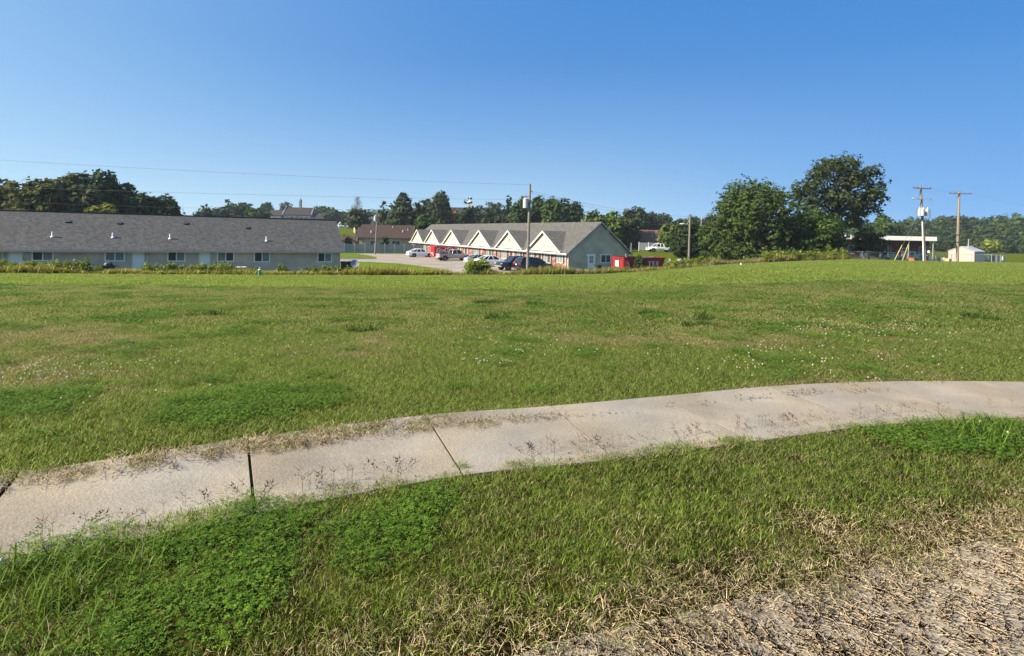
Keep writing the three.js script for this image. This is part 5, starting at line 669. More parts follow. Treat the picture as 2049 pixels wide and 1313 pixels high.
{ const P1 = crossPole('leaning wooden utility pole with two crossarms and transformers at the playground', 1842, 372, 1852.5, 524, 74, pole, [[0.35, 3.1, 0.22, 0], [1.75, 3.1, 0.22, 1]]), L = P1.lean, H = P1.h, t = P1.t;
  for (const [x, z] of [[-0.58, 0.25], [-0.30, 0.45], [0.5, 0.2]]) transformer(t, L * (1 - 3.7 / H) + x, H - 3.7, z, 1.05); for (const s of [-1, 1]) mesh('jumper_cable', tube([V(L * 0.7 + s * 0.85, H - 3.1, 0.3), V(L * 0.68 + s * 0.95, H - 4.0, 0.3), V(L * 0.62 + s * 0.5, H - 4.9, 0.2), V(L * 0.55, H - 5.3, 0.12)], 0.03, 5, 14), wireM, t); mesh('riser_pipe', rod(V(-0.35, 0.1, 0.15), V(L * 0.5 - 0.2, H * 0.53, 0.18), 0.075), B.white, t); mesh('junction_box', cyl(0.14, 0.14, 0.3, 0.3, 1.6, 0.2, 10), B.white, t);
  for (const [a, b2, yl] of [[[1827, 440], [1789.5, 522], 'guy wire with a lower yellow guard beside the playground fence'], [[1832, 440], [1806, 521], 'guy wire with a yellow guard nearer the leaning pole']]) { const B0 = at(b2[0], b2[1], 73), T0 = at(a[0] + 4, a[1], 74), g = thing('guy_wire', yl, 'guy wire', B0, 0), v = T0.clone().sub(B0); mesh('cable', rod(V(0, -0.3, 0), v.clone().multiplyScalar(1.0), 0.014, 0.014, 4), wireM, g); mesh('guard', rod(v.clone().multiplyScalar(0.0), v.clone().multiplyScalar(0.38), 0.038, 0.035, 8), std(0.62, 0.5, 0.10, 0.6), g); }
  const P2 = crossPole('warm brown wooden utility pole with one crossarm in front of the metal shed', 1919.5, 382, 1916.5, 526, 76, poleWarm, [[0.4, 3.3, 0.06, 0]], [0.30, 0.40]); wireEnds.p1 = P1.top; wireEnds.p2 = P2.top; }
{ for (const [px, py, by, d, arm] of [[477, 427, 443, 260, 2.6], [445.5, 428, 443, 300, 0], [786, 441, 459, 170, 0], [1403, 437, 470, 150, 0]]) { const b = onGround(px, d), top = at(px, py, d), t = thing('utility_pole', arm ? 'far pole with a single crossarm behind the block roof' : px < 500 ? 'far bare pole left standing behind the block roof ridge'.replace('left ', '') : px < 1000 ? 'thin far pole in front of the dark pines' : 'pale far pole top showing above the shrubs', 'utility pole', b, 0); mesh('shaft', rod(V(0, 0, 0), V(0, top.y - b.y, 0), 0.2, 0.16, 8), pole, t); if (arm) mesh('crossarm', box(arm * 1.4, 0.25, 0.25, 0, top.y - b.y - 0.5, 0.2), pole, t); else mesh('pole_cap', cyl(0.22, 0.18, 0.2, 0, top.y - b.y, 0, 8), galv, t); } }
function wire(label, a, b, sag, r = 0.008) { const pts = []; for (let i = 0; i <= 12; i++) { const t = i / 12, p = a.clone().lerp(b, t); p.y -= sag * 4 * t * (1 - t); pts.push(p); } tag(mesh('power_line', tube(pts, r, 4, 30), wireM), label, 'wire'); }
{ const offL = at(-60, 316.5, 46); // runs on to a pole outside the picture
  wire('upper overhead wire running from the middle pole across the sky', wireEnds.mid, offL, 0.2); wire('lower overhead wire from the middle pole over the long block', wireEnds.midLow, at(-60, 372, 46), 0.15); wire('sagging wire in front of the dark trees behind the block', wireEnds.fence.clone(), at(-60, 400, 80), 0.5, 0.015);
  wire('service drop from the transformer down to the gabled row', wireEnds.midTr, at(930, 463, 85), 0.5); wire('wire from the middle pole sloping down to the street lamp', wireEnds.mid.clone().add(V(0.2, -0.6, 0)), wireEnds.lamp, 0.4); wire('second wire between the middle pole and street lamp', at(1060, 385, 50), wireEnds.lamp.clone().add(V(-0.3, -0.2, 0)), 0.5);
  wire('thin wire slung between the two crossarm poles', wireEnds.p1.clone().add(V(1.4, -0.2, 0)), wireEnds.p2.clone().add(V(0.2, 0, 0)), 0.25); wire('wire leaving the brown crossarm pole past the shed', wireEnds.p2.clone().add(V(1.6, -0.2, 0)), at(2110, 420, 72), 0.3);
  wire('upper wire crossing in front of the wooded hill', at(1740, 452, 120), at(2120, 444, 118), 0.3, 0.02); wire('lower wire crossing in front of the wooded hill', at(1740, 466, 120), at(2120, 471, 118), 0.3, 0.02); }
// ---------- trees ----------
const bark = std(0.075, 0.06, 0.048, 0.95, { map: rep(woodTex, 2, 0.5) }), barkGrey = std(0.13, 0.12, 0.11, 0.95, { map: rep(woodTex, 2, 0.5) });
const crownMat = phys(1, 1, 1, 0.8, { vertexColors: true, transmission: 0.32, specularIntensity: 0.08 });
// leaves scattered through a set of lobes [x, y, z, rx, ry, rz]
function crown(lobes, n, size, colors, seed, { shell = 0.5, droop = 0, long = 1.5 } = {}) {
  const R = rng(seed), pos = [], nor = [], col = [], area = lobes.map((l) => Math.pow(l[3] * l[4] * l[5], 0.667)), tot = area.reduce((a, b) => a + b, 0);
  lobes.forEach((l, li) => {
    const m = Math.round(n * area[li] / tot), tone = 0.85 + 0.3 * R(); let tw = null;
    for (let i = 0; i < m; i++) {
      const twig = i % 6 === 0 || !tw;
      if (twig) {
      const z = R() * 2 - 1, a = R() * 6.283, q = Math.sqrt(1 - z * z), dir = V(q * Math.cos(a), z, q * Math.sin(a)), r = R() < 0.12 ? 1 + 0.28 * R() : shell + (1.04 - shell) * Math.pow(R(), 0.6), bump = 1 + 0.16 * (noise(dir.x * 3 + li, dir.y * 3 + dir.z * 3, seed) - 0.5);
      tw = [dir, V(l[0] + dir.x * l[3] * r * bump, l[1] + dir.y * l[4] * r * bump, l[2] + dir.z * l[5] * r * bump), 0.8 + 0.4 * R()];
      }
      const dir = tw[0], c = tw[1].clone().add(V((R() + R() - 1) * size * 2.2, (R() + R() - 1) * size * 1.3, (R() + R() - 1) * size * 2.2));
      const N = dir.clone().add(V((R() - 0.5) * 1.3, (R() - 0.2) * 1.0, (R() - 0.5) * 1.3)).normalize(), t = V(R() - 0.5, R() - 0.5 - droop, R() - 0.5).cross(N).normalize(), b = N.clone().cross(t), s = size * (0.55 + 0.9 * R()), w = s / long;
      const C = colors[Math.floor(R() * colors.length)], k = tone * tw[2] * (0.75 + 0.5 * R()), sh = N;
      const p = [c.clone().addScaledVector(t, -s), c.clone().addScaledVector(b, -w).addScaledVector(N, s * 0.12), c.clone().addScaledVector(t, s), c.clone().addScaledVector(b, w).addScaledVector(N, s * 0.12)];
      for (const v of [p[0], p[1], p[2], p[0], p[2], p[3]]) { pos.push(v.x, v.y, v.z); nor.push(sh.x, sh.y, sh.z); col.push(C[0] * k, C[1] * k, C[2] * k); }
    }
  });
  return geom(pos, nor, col);
}
function limbs(h, r, lobes, seed, split = 0.35, lean = 0) { const R = rng(seed), out = [], k = V(lean * h * split, h * split, 0); out.push(rod(V(0, -0.6, 0), k, r, r * 0.75, 9), rod(k, V(lean * h * 0.7, h * 0.72, 0), r * 0.75, r * 0.3, 7)); for (const l of lobes) { if (R() < 0.25) continue; const y = h * (split + 0.3 * R()), s = V(lean * y, y * 0.95, 0), e = V(l[0] * 0.92, l[1] - l[4] * 0.15, l[2] * 0.92), m = s.clone().lerp(e, 0.5).add(V(0, 0.06 * h, 0)); out.push(rod(s, m, r * 0.35, r * 0.22, 6), rod(m, e, r * 0.22, r * 0.07, 5)); } return merge(out); }
function broadLobes(h, w, seed, { base = 0.25, n = 16, round = 0.5 } = {}) { const R = rng(seed), L = [], cy = h * (base + 1) / 2, ry = h * (1 - base) / 2; L.push([0, cy, 0, w * 0.36, ry * 0.8, w * 0.36]); for (let i = 0; i < n; i++) { const y = (i + 0.5) / n * 1.8 - 0.85, a = i * 2.4 + R() * 0.9, q = Math.sqrt(Math.max(0, 1 - y * y)) * (0.75 + 0.3 * R()), s = 0.24 + 0.14 * R(); L.push([Math.cos(a) * q * w * 0.36, cy + y * ry * 0.82, Math.sin(a) * q * w * 0.36, w * s * 0.62, ry * s * (0.75 + round * 0.4), w * s * 0.62]); } return L; }
function pineLobes(h, w, seed, { base = 0.12, tiers = 9, flat = 0.4 } = {}) { const R = rng(seed), L = []; for (let i = 0; i < tiers; i++) { const t = i / (tiers - 1), y = h * lerp(base + 0.04, 0.97, t), rr = w / 2 * (1 - t) ** 0.8 * (0.8 + 0.4 * R()) + w * 0.04, m = t > 0.8 ? 1 : 4; for (let k = 0; k < m; k++) { const a = k * 6.283 / m + R() * 1.5, q = m === 1 ? 0 : rr * (0.45 + 0.3 * R()); L.push([Math.cos(a) * q, y + (R() - 0.5) * h * 0.05, Math.sin(a) * q, Math.max(0.25, rr * 0.6), h / tiers * (0.5 + flat), Math.max(0.25, rr * 0.6)]); } } return L; }
const DK = [[0.031, 0.054, 0.024], [0.040, 0.066, 0.026], [0.053, 0.078, 0.033]], MD = [[0.054, 0.094, 0.026], [0.071, 0.112, 0.031], [0.042, 0.078, 0.024]], LT = [[0.100, 0.147, 0.033], [0.130, 0.171, 0.038], [0.077, 0.124, 0.031]], OL = [[0.088, 0.100, 0.031], [0.112, 0.118, 0.038], [0.065, 0.083, 0.028]], GY = [[0.065, 0.088, 0.041], [0.083, 0.100, 0.050], [0.047, 0.071, 0.033]], RD = [[0.224, 0.100, 0.047], [0.165, 0.083, 0.041]];
let treeSeed = 100;
// px: middle of the crown, top row, crown width in px, depth; the foot stands on the terrain
function tree(name, label, px, top, wpx, d, colors, { kind = 'broad', group, leaf = 0.42, n = 2600, base = 0.2, cat = 'tree', foot, bk = bark, lobes, ...o } = {}) {
  const p = onGround(px, d); if (foot !== undefined) p.y = foot; const h = at(px, top, d).y - p.y, w = wpx * d / F, seed = treeSeed++, t = thing(name, label, cat, p, 0, group);
  const L = lobes ? lobes(h, w, seed) : kind === 'pine' ? pineLobes(h, w, seed, { base, ...o }) : broadLobes(h, w, seed, { base, ...o });
  mesh('trunk', kind === 'pine' ? rod(V(0, -0.6, 0), V(0, h * 0.97, 0), 0.02 * h + 0.05, 0.03, 7) : limbs(h, 0.018 * h + 0.06, L, seed), bk, t);
  mesh('crown', crown(L, n, leaf, colors, seed, o), crownMat, t); return t;
}
// dark wood behind the long block
{ const G = 'trees behind the long grey block';
  for (const [px, top, w, d, c, l, n, lf] of [[-48, 352, 120, 92, DK, 'dark tree at the outer end of the wood behind the block', 4500, 0.42], [8, 366, 70, 95, DK, 'narrow dark tree next to the outer end of the wood', 3500, 0.42], [50, 358, 80, 90, OL, 'thin olive tree letting the sky through behind the block', 2600, 0.36], [88, 355, 92, 88, OL, 'broad olive tree next to the thin olive one', 4500, 0.38], [137, 352, 70, 92, OL, 'olive green tree against the tall dark tree', 3500, 0.38], [190, 346, 108, 96, DK, 'tallest dark rounded tree behind the long block', 7000, 0.42], [165, 372, 70, 90, GY, 'grey green tree below the tallest dark one', 3200, 0.4], [236, 365, 80, 98, DK, 'dark tree stepping down from the tallest one', 5000, 0.42], [272, 384, 70, 98, DK, 'lower dark tree near the end of the wood', 4200, 0.42], [325, 393, 64, 100, DK, 'last dark round tree at the end of the wood', 5000, 0.42]]) tree('broadleaf_tree', l, px, top, w, d, c, { group: G, n, leaf: lf, base: 0.05, n2: 0, n: n });
  tree('yellow_green_bush', 'yellow green bush top just above the block roof ridge', 203, 409, 62, 72, [[0.17, 0.19, 0.035], [0.14, 0.165, 0.03], [0.2, 0.2, 0.05]], { n: 2600, leaf: 0.26, cat: 'bush', base: 0.3 }); }
// church row
{ const G = 'trees along the church hill';
  for (const [px, top, w, d, c, k, l] of [[412, 411, 52, 230, DK, 'pine', 'dark spreading evergreen at the start of the church hill trees'], [437, 416, 32, 240, GY, 'broad', 'grey green tree beside the dark spreading evergreen'], [456, 404, 16, 250, DK, 'pine', 'slim dark evergreen poking above the church hill trees'], [480, 405, 52, 245, DK, 'broad', 'large round dark tree short of the church'], [515, 415, 46, 225, MD, 'broad', 'mid green tree in front of the church aisle end'], [533, 405, 26, 350, DK, 'broad', 'small dark tree above the church aisle roof'], [571, 405, 24, 360, DK, 'broad', 'dark tree top behind the church nave gable'], [545, 438, 40, 300, MD, 'broad', 'low green tree hiding the church aisle wall'], [646, 412, 46, 350, DK, 'broad', 'round dark tree behind the church wing'], [664, 420, 32, 320, DK, 'broad', 'very dark tree at the church wing end'], [684, 424, 26, 330, DK, 'broad', 'small tree on the skyline next to the church wing'], [700, 430, 26, 340, MD, 'broad', 'low skyline tree before the dead topped conifer']]) tree(k === 'pine' ? 'evergreen_tree' : 'broadleaf_tree', l, px, top, w, d, c, { kind: k, group: G, n: 1700, leaf: 0.75, base: 0.08 }); }
{ // conifer with a bare dead top on the lawn
  const d = 190, t = tree('dead_topped_conifer', 'conifer with a bare brown dead top on the hillside lawn', 714, 418, 46, d, GY, { n: 2200, leaf: 0.5, base: 0.3 }), h0 = at(714, 418, d).y - t.position.y, h = at(713, 394, d).y - t.position.y, R = rng(4), br = [rod(V(0, h0 * 0.3, 0), V(-0.2, h, 0), 0.3, 0.04, 6)]; for (let k = 0; k < 46; k++) { const f = k / 46, y = lerp(h0 * 0.86, h * 0.98, f), a = R() * 6.283, L = (2.9 * (1 - f * 0.75)) * (0.6 + 0.5 * R()), e = V(Math.cos(a) * L, y + 0.2 + R() * 0.5, Math.sin(a) * L); br.push(rod(V(-0.1, y, 0), e, 0.07, 0.025, 4)); for (let q = 0; q < 4; q++) { const s = V(-0.1, y, 0).lerp(e, 0.4 + 0.6 * R()); br.push(rod(s, s.clone().add(V((R() - 0.5) * 1.4, 0.3 + R() * 0.5, (R() - 0.5) * 1.4)), 0.035, 0.02, 3)); } } mesh('dead_branches', br, std(0.16, 0.115, 0.10, 0.9), t); }
{ const G = 'trees behind the gabled apartments';
  for (const [px, top, w, d, c, k, n, l, o] of [
    [738, 420, 50, 280, MD, 'broad', 1800, 'green tree behind the hillside house roof'], [766, 407, 26, 172, GY, 'pine', 1800, 'slim grey green conifer just before the layered cedar'], [783, 415, 26, 170, DK, 'pine', 1800, 'dark conifer hugging the layered cedar'],
    [836, 401, 26, 176, DK, 'pine', 2000, 'dark conifer on the far side of the layered cedar'], [851, 398, 30, 178, GY, 'broad', 2000, 'pale mottled tree next to the tall poplar'], [880, 384, 38, 175, GY, 'broad', 4200, 'tall mottled poplar above the gabled roof'], [852, 428, 44, 150, MD, 'broad', 3000, 'fresh green tree beside the first cream gable'], [900, 416, 18, 185, RD, 'broad', 900, 'thin rust red tree against the brick hall'],
    [936, 403, 30, 182, DK, 'pine', 2400, 'dark pine in front of the brick hall cupola'], [925, 425, 30, 190, DK, 'broad', 1600, 'dark tree low against the brick hall'], [957, 413, 26, 230, DK, 'broad', 1500, 'dull dark tree past the brick hall'], [975, 409, 30, 195, DK, 'pine', 2000, 'dark pointed pine short of the white house'], [985, 404, 30, 230, GY, 'broad', 1500, 'grey tree rising behind the white house roof'], [998, 406, 30, 235, GY, 'broad', 1500, 'grey rounded tree beyond the white house ridge'],
    [1004, 432, 34, 185, DK, 'broad', 1500, 'dark low tree hiding the foot of the white house'], [1018, 397, 26, 180, DK, 'pine', 2600, 'dark cone shaped pine beside the white house'], [1036, 404, 34, 150, MD, 'broad', 3000, 'bright flanked tree just short of the middle pole'], [1047, 390, 34, 155, MD, 'broad', 3600, 'tall green tree at the middle pole transformer'], [1075, 390, 36, 160, MD, 'broad', 3600, 'tall green tree just past the middle pole'], [1104, 393, 46, 150, MD, 'broad', 4600, 'broad green tree above the gabled ridge'], [1126, 398, 34, 158, MD, 'broad', 3000, 'green tree near the ridge end of the gabled row'], [1150, 404, 42, 165, DK, 'broad', 3200, 'dark green tree stepping down past the ridge'],
    [1190, 422, 50, 120, LT, 'broad', 3200, 'light green feathery tree behind the grey gable peak'], [1225, 424, 44, 130, LT, 'broad', 2600, 'light green tree over the falling gable roof'], [1258, 422, 44, 135, GY, 'broad', 2600, 'loose grey green tree beyond the gable roof'], [1278, 416, 40, 200, DK, 'broad', 2600, 'dark round tree top behind the orange roof'], [1304, 425, 38, 205, DK, 'broad', 2200, 'second dark round tree top behind the orange roof'], [1326, 428, 34, 210, DK, 'broad', 2000, 'lower dark tree beyond the orange roof'], [1342, 446, 40, 118, LT, 'broad', 2400, 'leafy green tree over the white pickup'], [1360, 438, 40, 190, DK, 'broad', 1800, 'far dark tree behind the street lamp']])
    tree(k === 'pine' ? 'evergreen_tree' : 'broadleaf_tree', l, px, top, w, d, c, { kind: k, group: G, n, leaf: d > 165 ? 0.55 : 0.42, base: k === 'pine' ? 0.08 : 0.02 });
  // layered cedar
  tree('layered_cedar', 'dark layered cedar with flat spreading tops', 805, 386, 60, 165, DK, { kind: 'pine', n: 5200, leaf: 0.5, lobes: (h, w, s) => { const R = rng(s), L = []; for (let i = 0; i < 10; i++) { const t = i / 9, y = h * lerp(0.12, 0.95, t), r = w / 2 * (1.0 - 0.62 * t), m = t > 0.85 ? 2 : 5; for (let k = 0; k < m; k++) { const a = k * 6.283 / m + i * 0.8 + R(), q = r * (0.5 + 0.3 * R()); L.push([Math.cos(a) * q + (t > 0.8 ? 0.4 : 0), y + (R() - 0.5) * 0.6, Math.sin(a) * q, r * 0.45, 0.5 + 0.35 * (1 - t), r * 0.45]); } } return L; } }); }
// shrubs and the two big trees by the playground
tree('dark_conifer', 'dense dark conifer shrub behind the street lamp pole', 1372, 442, 62, 84, DK, { n: 9000, leaf: 0.22, base: 0.0, round: 1 });
tree('flowering_shrub', 'tall loose shrub between street lamp and the bushy tree', 1424, 446, 66, 82, MD, { n: 6500, leaf: 0.22, base: 0.0, cat: 'shrub' });
tree('bushy_tree', 'wide bushy green tree at the top of the lawn', 1504, 362, 158, 76, [[0.048, 0.082, 0.02], [0.062, 0.10, 0.025], [0.078, 0.115, 0.03]], { n: 27000, leaf: 0.18, base: 0.02, round: 0.7, n2: 1, lobes: (h, w, s) => [...broadLobes(h, w * 1.08, s, { base: 0.0, n: 34, round: 0.5 }), ...Array.from({ length: 9 }, (_, i) => [Math.cos(i * 0.7) * w * 0.4, h * 0.1, Math.sin(i * 0.7) * w * 0.4, w * 0.15, h * 0.14, w * 0.15])] });
tree('tall_spreading_tree', 'tall spreading tree with an open crown beside the playground', 1672, 308, 168, 80, [[0.045, 0.070, 0.025], [0.058, 0.084, 0.029], [0.038, 0.058, 0.022], [0.075, 0.098, 0.036]], { n: 16500, leaf: 0.18, bk: bark, shell: 0.3, lobes: (h, w, s) => { const R = rng(s), L = []; const put = (fx, fy, rx, ry) => { for (let k = 0; k < 2; k++) { const z = (R() - 0.5) * w * 0.5; L.push([fx * w / 2, fy * h, z, rx * w / 2, ry * h, rx * w / 2 * (0.8 + 0.4 * R())]); } }; for (const a of [[0.02, 0.9, 0.3, 0.09], [-0.35, 0.86, 0.28, 0.08], [0.35, 0.87, 0.3, 0.08], [0.68, 0.82, 0.24, 0.07], [-0.68, 0.78, 0.24, 0.08], [-0.85, 0.68, 0.16, 0.06], [0.88, 0.72, 0.16, 0.06], [-0.5, 0.68, 0.3, 0.09], [0.1, 0.74, 0.34, 0.1], [0.5, 0.7, 0.26, 0.08], [-0.2, 0.58, 0.36, 0.09], [0.72, 0.56, 0.22, 0.08], [0.9, 0.48, 0.15, 0.06], [0.62, 0.63, 0.24, 0.08], [0.8, 0.62, 0.16, 0.06], [0.78, 0.47, 0.2, 0.07], [0.5, 0.78, 0.25, 0.08], [-0.78, 0.6, 0.18, 0.07], [0.35, 0.52, 0.3, 0.1], [-0.6, 0.5, 0.28, 0.1], [0.6, 0.4, 0.28, 0.09], [0.2, 0.36, 0.34, 0.1], [0.75, 0.28, 0.18, 0.06], [-0.2, 0.4, 0.3, 0.1]]) put(...a); return L; } });
tree('understorey_tree', 'dense green tree growing under the tall spreading tree', 1622, 425, 125, 76, [[0.045, 0.085, 0.02], [0.06, 0.105, 0.024], [0.036, 0.066, 0.018]], { n: 15000, leaf: 0.2, base: 0.0, lobes: (h, w, s) => broadLobes(h, w * 1.05, s, { base: -0.02, n: 24, round: 0.6 }) });
tree('small_dark_tree', 'small dark leafy tree in front of the school fascia', 1740, 462, 62, 84, DK, { n: 3600, leaf: 0.18, base: 0.1 });
tree('broadleaf_tree', 'green tree showing over the school roof', 1764, 430, 40, 135, MD, { n: 2600, leaf: 0.36, base: 0.1 });
tree('broadleaf_tree', 'lower green tree beyond the school roof edge', 1792, 445, 36, 140, MD, { n: 2000, leaf: 0.36, base: 0.1 });
// wooded hill at the far right: one label, alike trees
{ const R = rng(55), G = 'trees of the wooded hill beyond the field', base = [];
  for (let k = 0; k < 5; k++) { const h = 11, w = 9, L = broadLobes(h, w, 500 + k, { base: -0.05, n: 14 }), t = thing('hill_tree', 'green woodland tree on the hill beyond the field', 'tree', V(0, 0, 0), 0, G); mesh('trunk', rod(V(0, -1.5, 0), V(0, h * 0.6, 0), 0.25, 0.1, 6), bark, t); mesh('crown', crown(L, 1900, 0.55, k % 2 ? MD : [[0.04, 0.07, 0.022], [0.052, 0.085, 0.028], [0.03, 0.055, 0.02]], 500 + k), crownMat, t); base.push(t); }
  let i = 0; const tops = table([[1760, 447], [1800, 441], [1860, 436], [1900, 434], [1960, 437], [2010, 432], [2100, 436]]);
  for (const [d, x0, x1, step, f, lab] of [[200, 1742, 2110, 19, 0.32, 'low woodland tree in the front row at the foot of the hill'], [232, 1736, 2110, 20, 0.68, 'woodland tree in the middle rows of the wooded hill'], [275, 1730, 2110, 22, 1.0, 'woodland tree on the skyline crest of the wooded hill']]) for (let px = x0; px < x1; px += step) { const q = px + (R() - 0.5) * 9, p = onGround(q, d + R() * 14), want = at(q, lerp(503, tops(q), f) + (R() - 0.5) * 6, -p.z).y - p.y, s = clamp(want / 11, 0.5, 2.6), o = i < 5 ? base[i] : copyOf(base[i % 5]); i++; o.userData.label = lab; o.position.copy(p); o.rotation.y = R() * 6.283; o.scale.set(s * (0.9 + 0.2 * R()), s, s * (0.9 + 0.2 * R())); }
  // the bank of trees also closes the gap past the big trees
  for (const [px, top, w, d] of [[1385, 432, 40, 260], [1420, 430, 40, 265], [1450, 436, 40, 260], [1720, 438, 44, 250]]) { const p = onGround(px, d), o = copyOf(base[px % 5], 'distant woodland tree filling the skyline behind the bushy tree'), s = (at(px, top, d).y - p.y) / 11; o.position.copy(p); o.scale.set(s, s, s); }
  tree('lime_bush', 'lime green bush at the foot of the wooded hill', 1983, 479, 32, 178, [[0.16, 0.2, 0.03], [0.2, 0.23, 0.04]], { n: 1100, leaf: 0.35, cat: 'bush', base: 0.1 });
  tree('rounded_bush', 'dull olive bush beside the lime green one', 1962, 484, 24, 182, OL, { n: 700, leaf: 0.35, cat: 'bush', base: 0.1 }); }
tree('hedge_tree', 'small dark tree in front of the brown roofed house', 770, 474, 12, 122, DK, { n: 700, leaf: 0.3, base: 0, foot: LOT }); tree('hedge_tree', 'little dark tree beyond the fence end near the red outbuilding', 697, 474, 10, 124, DK, { n: 600, leaf: 0.3, base: 0, foot: LOT });

// ---------- weeds along the edge of the lawn ----------
const weedG = blades({ n: 60, size: 0.9, h: [0.45, 1.05], w: [0.022, 0.045], colors: [[0.30, 0.37, 0.04], [0.36, 0.41, 0.05], [0.25, 0.32, 0.036], [0.42, 0.40, 0.10], [0.36, 0.29, 0.10]], lean: 0.7, seed: 31, seg: 3, upn: 0.6 });
const weedB = blades({ n: 60, size: 0.9, h: [0.4, 1.0], w: [0.018, 0.03], colors: [[0.24, 0.20, 0.105], [0.30, 0.24, 0.145], [0.19, 0.19, 0.07], [0.2, 0.16, 0.10]], lean: 0.6, seed: 32, seg: 3, upn: 0.6 });
const leafy = crown([[0, 0.35, 0, 0.45, 0.4, 0.45], [0.15, 0.7, 0.1, 0.28, 0.35, 0.28], [-0.2, 0.6, -0.1, 0.25, 0.3, 0.25]], 260, 0.075, [[0.15, 0.21, 0.03], [0.19, 0.245, 0.036], [0.11, 0.17, 0.026], [0.24, 0.27, 0.05]], 71, { shell: 0.3 });
{
  const R = rng(202), A = [], Bn = [], Lf = [], hs = table([[-40, 0.55], [60, 0.65], [180, 0.5], [240, 0.38], [330, 0.55], [420, 0.6], [480, 0.55], [520, 0.38], [600, 0.5], [690, 0.55], [720, 0.75], [880, 0.8], [905, 0.32], [940, 0.35], [960, 0.75], [1000, 0.42], [1040, 0.75], [1110, 0.75], [1160, 0.85], [1215, 0.6], [1290, 0.5], [1340, 0.75], [1400, 0.8], [1520, 0.95], [1690, 0.9], [1702, 0.2]]);
  for (let i = 0; i < 3600; i++) { const px = -60 + R() * 1765, D = edgeDepth(px) + 0.2 + R() * R() * 4.2, p = onGround(px, D), h = hs(px) * (0.4 + 0.85 * noise(p.x * 0.55, D * 0.4, 12)); if (px > 1230 && px < 1335 && D > 53.5) continue; if (px > 1690 && D > 66) continue; const s = [1, h * (0.75 + 0.5 * R()), 1], t = 0.8 + 0.4 * R(); const brown = px > 1400 && px < 1520 ? 0.85 : px > 1330 ? 0.35 : px > 900 && px < 1330 ? 0.45 : 0.12; (R() < brown ? Bn : A).push([p.x, D, s, [t, t, t], R() * 6.283, 0]); }
  for (const [px0, px1, n, h, dd] of [[-40, 175, 110, 0.72, 2.2], [175, 205, 10, 0.45, 1], [290, 400, 46, 0.62, 2], [400, 470, 34, 0.7, 2], [470, 520, 12, 0.5, 1.5], [940, 972, 34, 1.0, 1.4], [1222, 1262, 20, 0.5, 1.2], [1335, 1440, 100, 0.75, 6], [1335, 1385, 40, 0.7, 8], [1525, 1695, 190, 0.95, 3.5], [560, 700, 30, 0.6, 1.5], [1035, 1110, 20, 0.55, 1.2]]) for (let i = 0; i < n; i++) { const px = lerp(px0, px1, R()), D = edgeDepth(px) + 0.3 + R() * dd, p = onGround(px, D), s = h * (0.6 + 0.6 * R()), t = 0.75 + 0.5 * R(); Lf.push([p.x, D, [s, s * (0.9 + 0.4 * R()), s], [t, t, t * 0.9], R() * 6.283, -0.05]); }
  instanced('weed_grass', weedG, leafMat, A, 'tall yellow green weeds and grass along the lawn edge', 'weeds'); instanced('brown_weeds', weedB, dryMat, Bn, 'tall brown seeding grass along the lawn edge', 'weeds'); instanced('leafy_weeds', leafy, leafMat, Lf, 'leafy goldenrod like weeds in front of the block and trees', 'weeds');
  const fl = []; for (let i = 0; i < 90; i++) { const px = R() < 0.75 ? R() * 190 : 290 + R() * 420, D = edgeDepth(px) + 0.2 + R() * 1.2, p = onGround(px, D); fl.push([p.x, D, 1.3 + R() * 1.2, [1, 1, 0.95], R() * 6, 0.2 + R() * 0.45]); }
  instanced('weed_flowers', merge([new THREE.IcosahedronGeometry(0.018, 1).translate(0, 0.0, 0)]), std(0.7, 0.68, 0.58, 0.9), fl, 'white weed flowers in front of the long block', 'flower');
}
// shrub growing up against the dumpster
tree('dark_shrub', 'dark upright shrub in front of the red dumpster', 1281, 512, 22, 53.5, [[0.04, 0.06, 0.022], [0.055, 0.08, 0.028], [0.07, 0.085, 0.035]], { n: 2600, leaf: 0.085, base: 0.02, cat: 'shrub' });
tree('weedy_bush', 'leafy green bush at the end of the car park', 953, 524, 26, 46, [[0.10, 0.15, 0.03], [0.13, 0.17, 0.035]], { n: 1500, leaf: 0.09, base: 0.02, cat: 'bush' });
// dark grass tufts out in the field
{ const R = rng(66), tf = blades({ n: 90, size: 0.28, h: [0.08, 0.17], w: [0.008, 0.014], colors: [[0.10, 0.175, 0.026], [0.12, 0.2, 0.03]], lean: 1.0, seed: 41, seg: 3 }), L = []; for (const [px, py] of [[413, 632], [735, 665], [1075, 612], [1420, 640], [990, 608], [960, 608], [1960, 640], [1395, 655], [1000, 640], [1300, 630]]) { const r = ray(px, py); let D = 8; for (let k = 0; k < 200; k++) { const x = r[0] * D; if (EYE + r[1] * D < ground(x, D)) break; D += 0.1; } for (let i = 0; i < 5; i++) L.push([r[0] * D + (R() - 0.5) * 0.5, D + (R() - 0.5) * 0.3, 0.8 + R() * 0.4, [1, 1, 1], R() * 6.283, 0]); } instanced('dark_grass_tufts', tf, leafMat, L, 'dark coarse grass tufts standing out of the mown field', 'grass'); }

